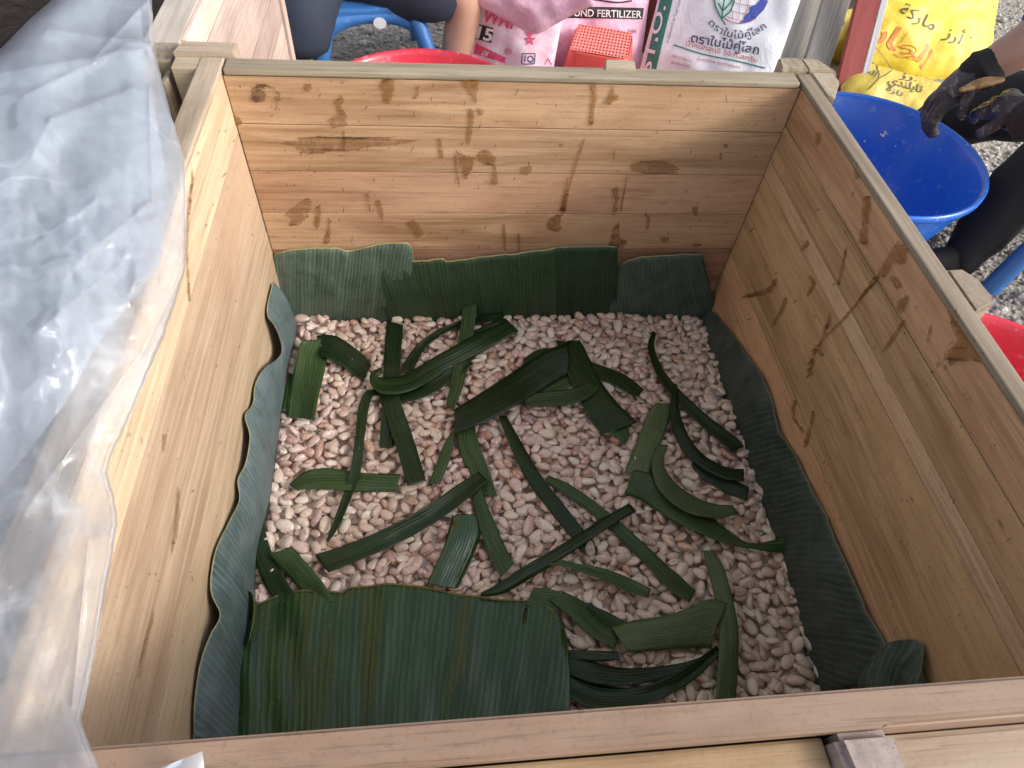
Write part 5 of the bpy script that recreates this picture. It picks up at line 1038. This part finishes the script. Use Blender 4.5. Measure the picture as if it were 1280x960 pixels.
chain(vs, es, rs, 0, [(hip * .5 + k1 * .5 + np.array([0, -.03, .0]), .07), (k1, .055), (k1 * .5 + a1 * .5, .047), (a1, .032), (a1 + np.array([-.05, .01, -.015]), .028)])
chain(vs, es, rs, 0, [(hip * .5 + k2 * .5 + np.array([0, .03, .0]), .07), (k2, .052), (k2 * .5 + a2 * .5, .045), (a2, .032), (a2 + np.array([-.06, .02, -.02]), .026)])
chain(vs, es, rs, 2, [(sh, .05), (sh * .5 + el_ * .5, .042), (el_, .036), (el_ * .5 + wl_ * .5, .033), (wl_, .024)]); wi = len(vs) - 1
hand(vs, es, rs, wi, wl_, gl - wl_, np.array([.3, .9, .1]), np.array([0, 0, 1.]), .76, .55, .62)
chain(vs, es, rs, 2, [(shr, .05), (shr * .5 + er_ * .5, .042), (er_, .036), (er_ * .5 + wr_ * .5, .033), (wr_, .024)]); wi = len(vs) - 1
hand(vs, es, rs, wi, wr_, gr_ - wr_, np.array([.5, .8, .2]), np.array([0, 0, 1.]), .76, .45, .62)
kid('body', skin_mesh('body', vs, es, rs, 0), PB, M_SKIN2)
s = N('thin_glove'); tc = s.n('ShaderNodeTexCoord'); t = s.tex(55, tc.outputs['Object'], 6, .7, 1.2); s.set(Base_Color=s.ramp(t, [(.40, (.014, .014, .017)), (.55, (.03, .032, .04)), (.66, (.16, .17, .20))]), Roughness=.22); s.bump(t, .8, .006); M_GLOVE = s.m
for (w0, g, e_) in ((wl_, gl, el_), (wr_, gr_, er_)):
    vs, es, rs = [w0 + (e_ - w0) * .10], [], [.030]; vs.append(w0); rs.append(.028); es.append((0, 1))
    hand(vs, es, rs, 1, w0, g - w0, np.array([.4, .85, .15]), np.array([0, 0, 1.]), .76, .55 if w0 is wl_ else .45, 1.22)
    o = kid('glove', skin_mesh('glove', vs, es, rs, 0), PB, M_GLOVE); dm = o.modifiers.new('wrinkles', 'DISPLACE'); te = bpy.data.textures.get('glove_folds') or bpy.data.textures.new('glove_folds', 'CLOUDS'); te.noise_scale = .018; dm.texture = te; dm.strength = .003
    c = w0 + (e_ - w0) * .10; d = (e_ - w0) / np.linalg.norm(e_ - w0); kid('glove_cuff', tube_mesh('glove_cuff', [c - d * .006, c, c + d * .008], [.031, .034, .031], 18, n=8), PB, M_BLACK)
garment('trousers', PB, [(None, [(hip, .10), (hip * .5 + k1 * .5 + np.array([0, -.03, 0]), .083), (k1, .072), (k1 * .5 + a1 * .5, .064), (a1 + np.array([0, 0, -.005]), .050), (a1 + np.array([-.02, 0, -.015]), .042)]), (0, [(hip * .5 + k2 * .5 + np.array([0, .03, 0]), .080), (k2, .066), (k2 * .5 + a2 * .5, .058), (a2, .046)])], M_BLACK)
garment('shirt', PB, [(None, [(hip + np.array([0, 0, .06]), .115), (hip * .6 + neck * .4, .12), (hip * .2 + neck * .8, .115), (neck, .06)]), (2, [(sh, .066), (sh * .5 + el_ * .5, .056), (el_ * .85 + sh * .15, .050), (el_ , .046)]), (2, [(shr, .066), (shr * .5 + er_ * .5, .058), (er_ * .85 + shr * .15, .050)])], M_BLUE)
ap0 = (k2 + k1) / 2
kid('shoe', tube_mesh('shoe', [a1 + np.array([.05, .02, -.005]), a1 + np.array([-.01, .0, -.002]), a1 + np.array([-.07, .0, -.006])], [.026, .031, .024], 12, n=10), PB, M_BLACK)
kid('hair', tube_mesh('hair', [tuple(neck + np.array([-.055, 0, .15])), tuple(neck + np.array([-.06, 0, .21])), tuple(neck + np.array([-.06, 0, .235]))], [.076, .080, .06], 14, n=10), PB, M_HAIR)
# the cocoa pod husk held between the gloves
s = N('husk'); tc = s.n('ShaderNodeTexCoord'); t = s.tex(60, tc.outputs['Object'], 5, .7, .4); s.set(Base_Color=s.ramp(t, [(.35, (.14, .065, .025)), (.52, (.27, .145, .05)), (.68, (.45, .33, .18))]), Roughness=.55); s.bump(t, .6, .003)
hp0, hp1 = P(1203, 112, z=-.118), P(1250, 100, z=-.105); hk = tube_mesh('cocoa_pod_half', [hp0, (hp0 + hp1) / 2 + np.array([0, 0, .003]), hp1], [.005, .011, .007], 14, n=12, squash=(.7, 1)); tag(link('cocoa_pod_half', hk, None, s.m), 'brown half cocoa pod held between the gloved hands over the basin', 'cocoa pod')
print('objects', len(bpy.data.objects), 'tris', sum(len(o.data.polygons) * 2 for o in COL.objects if o.type == 'MESH'))
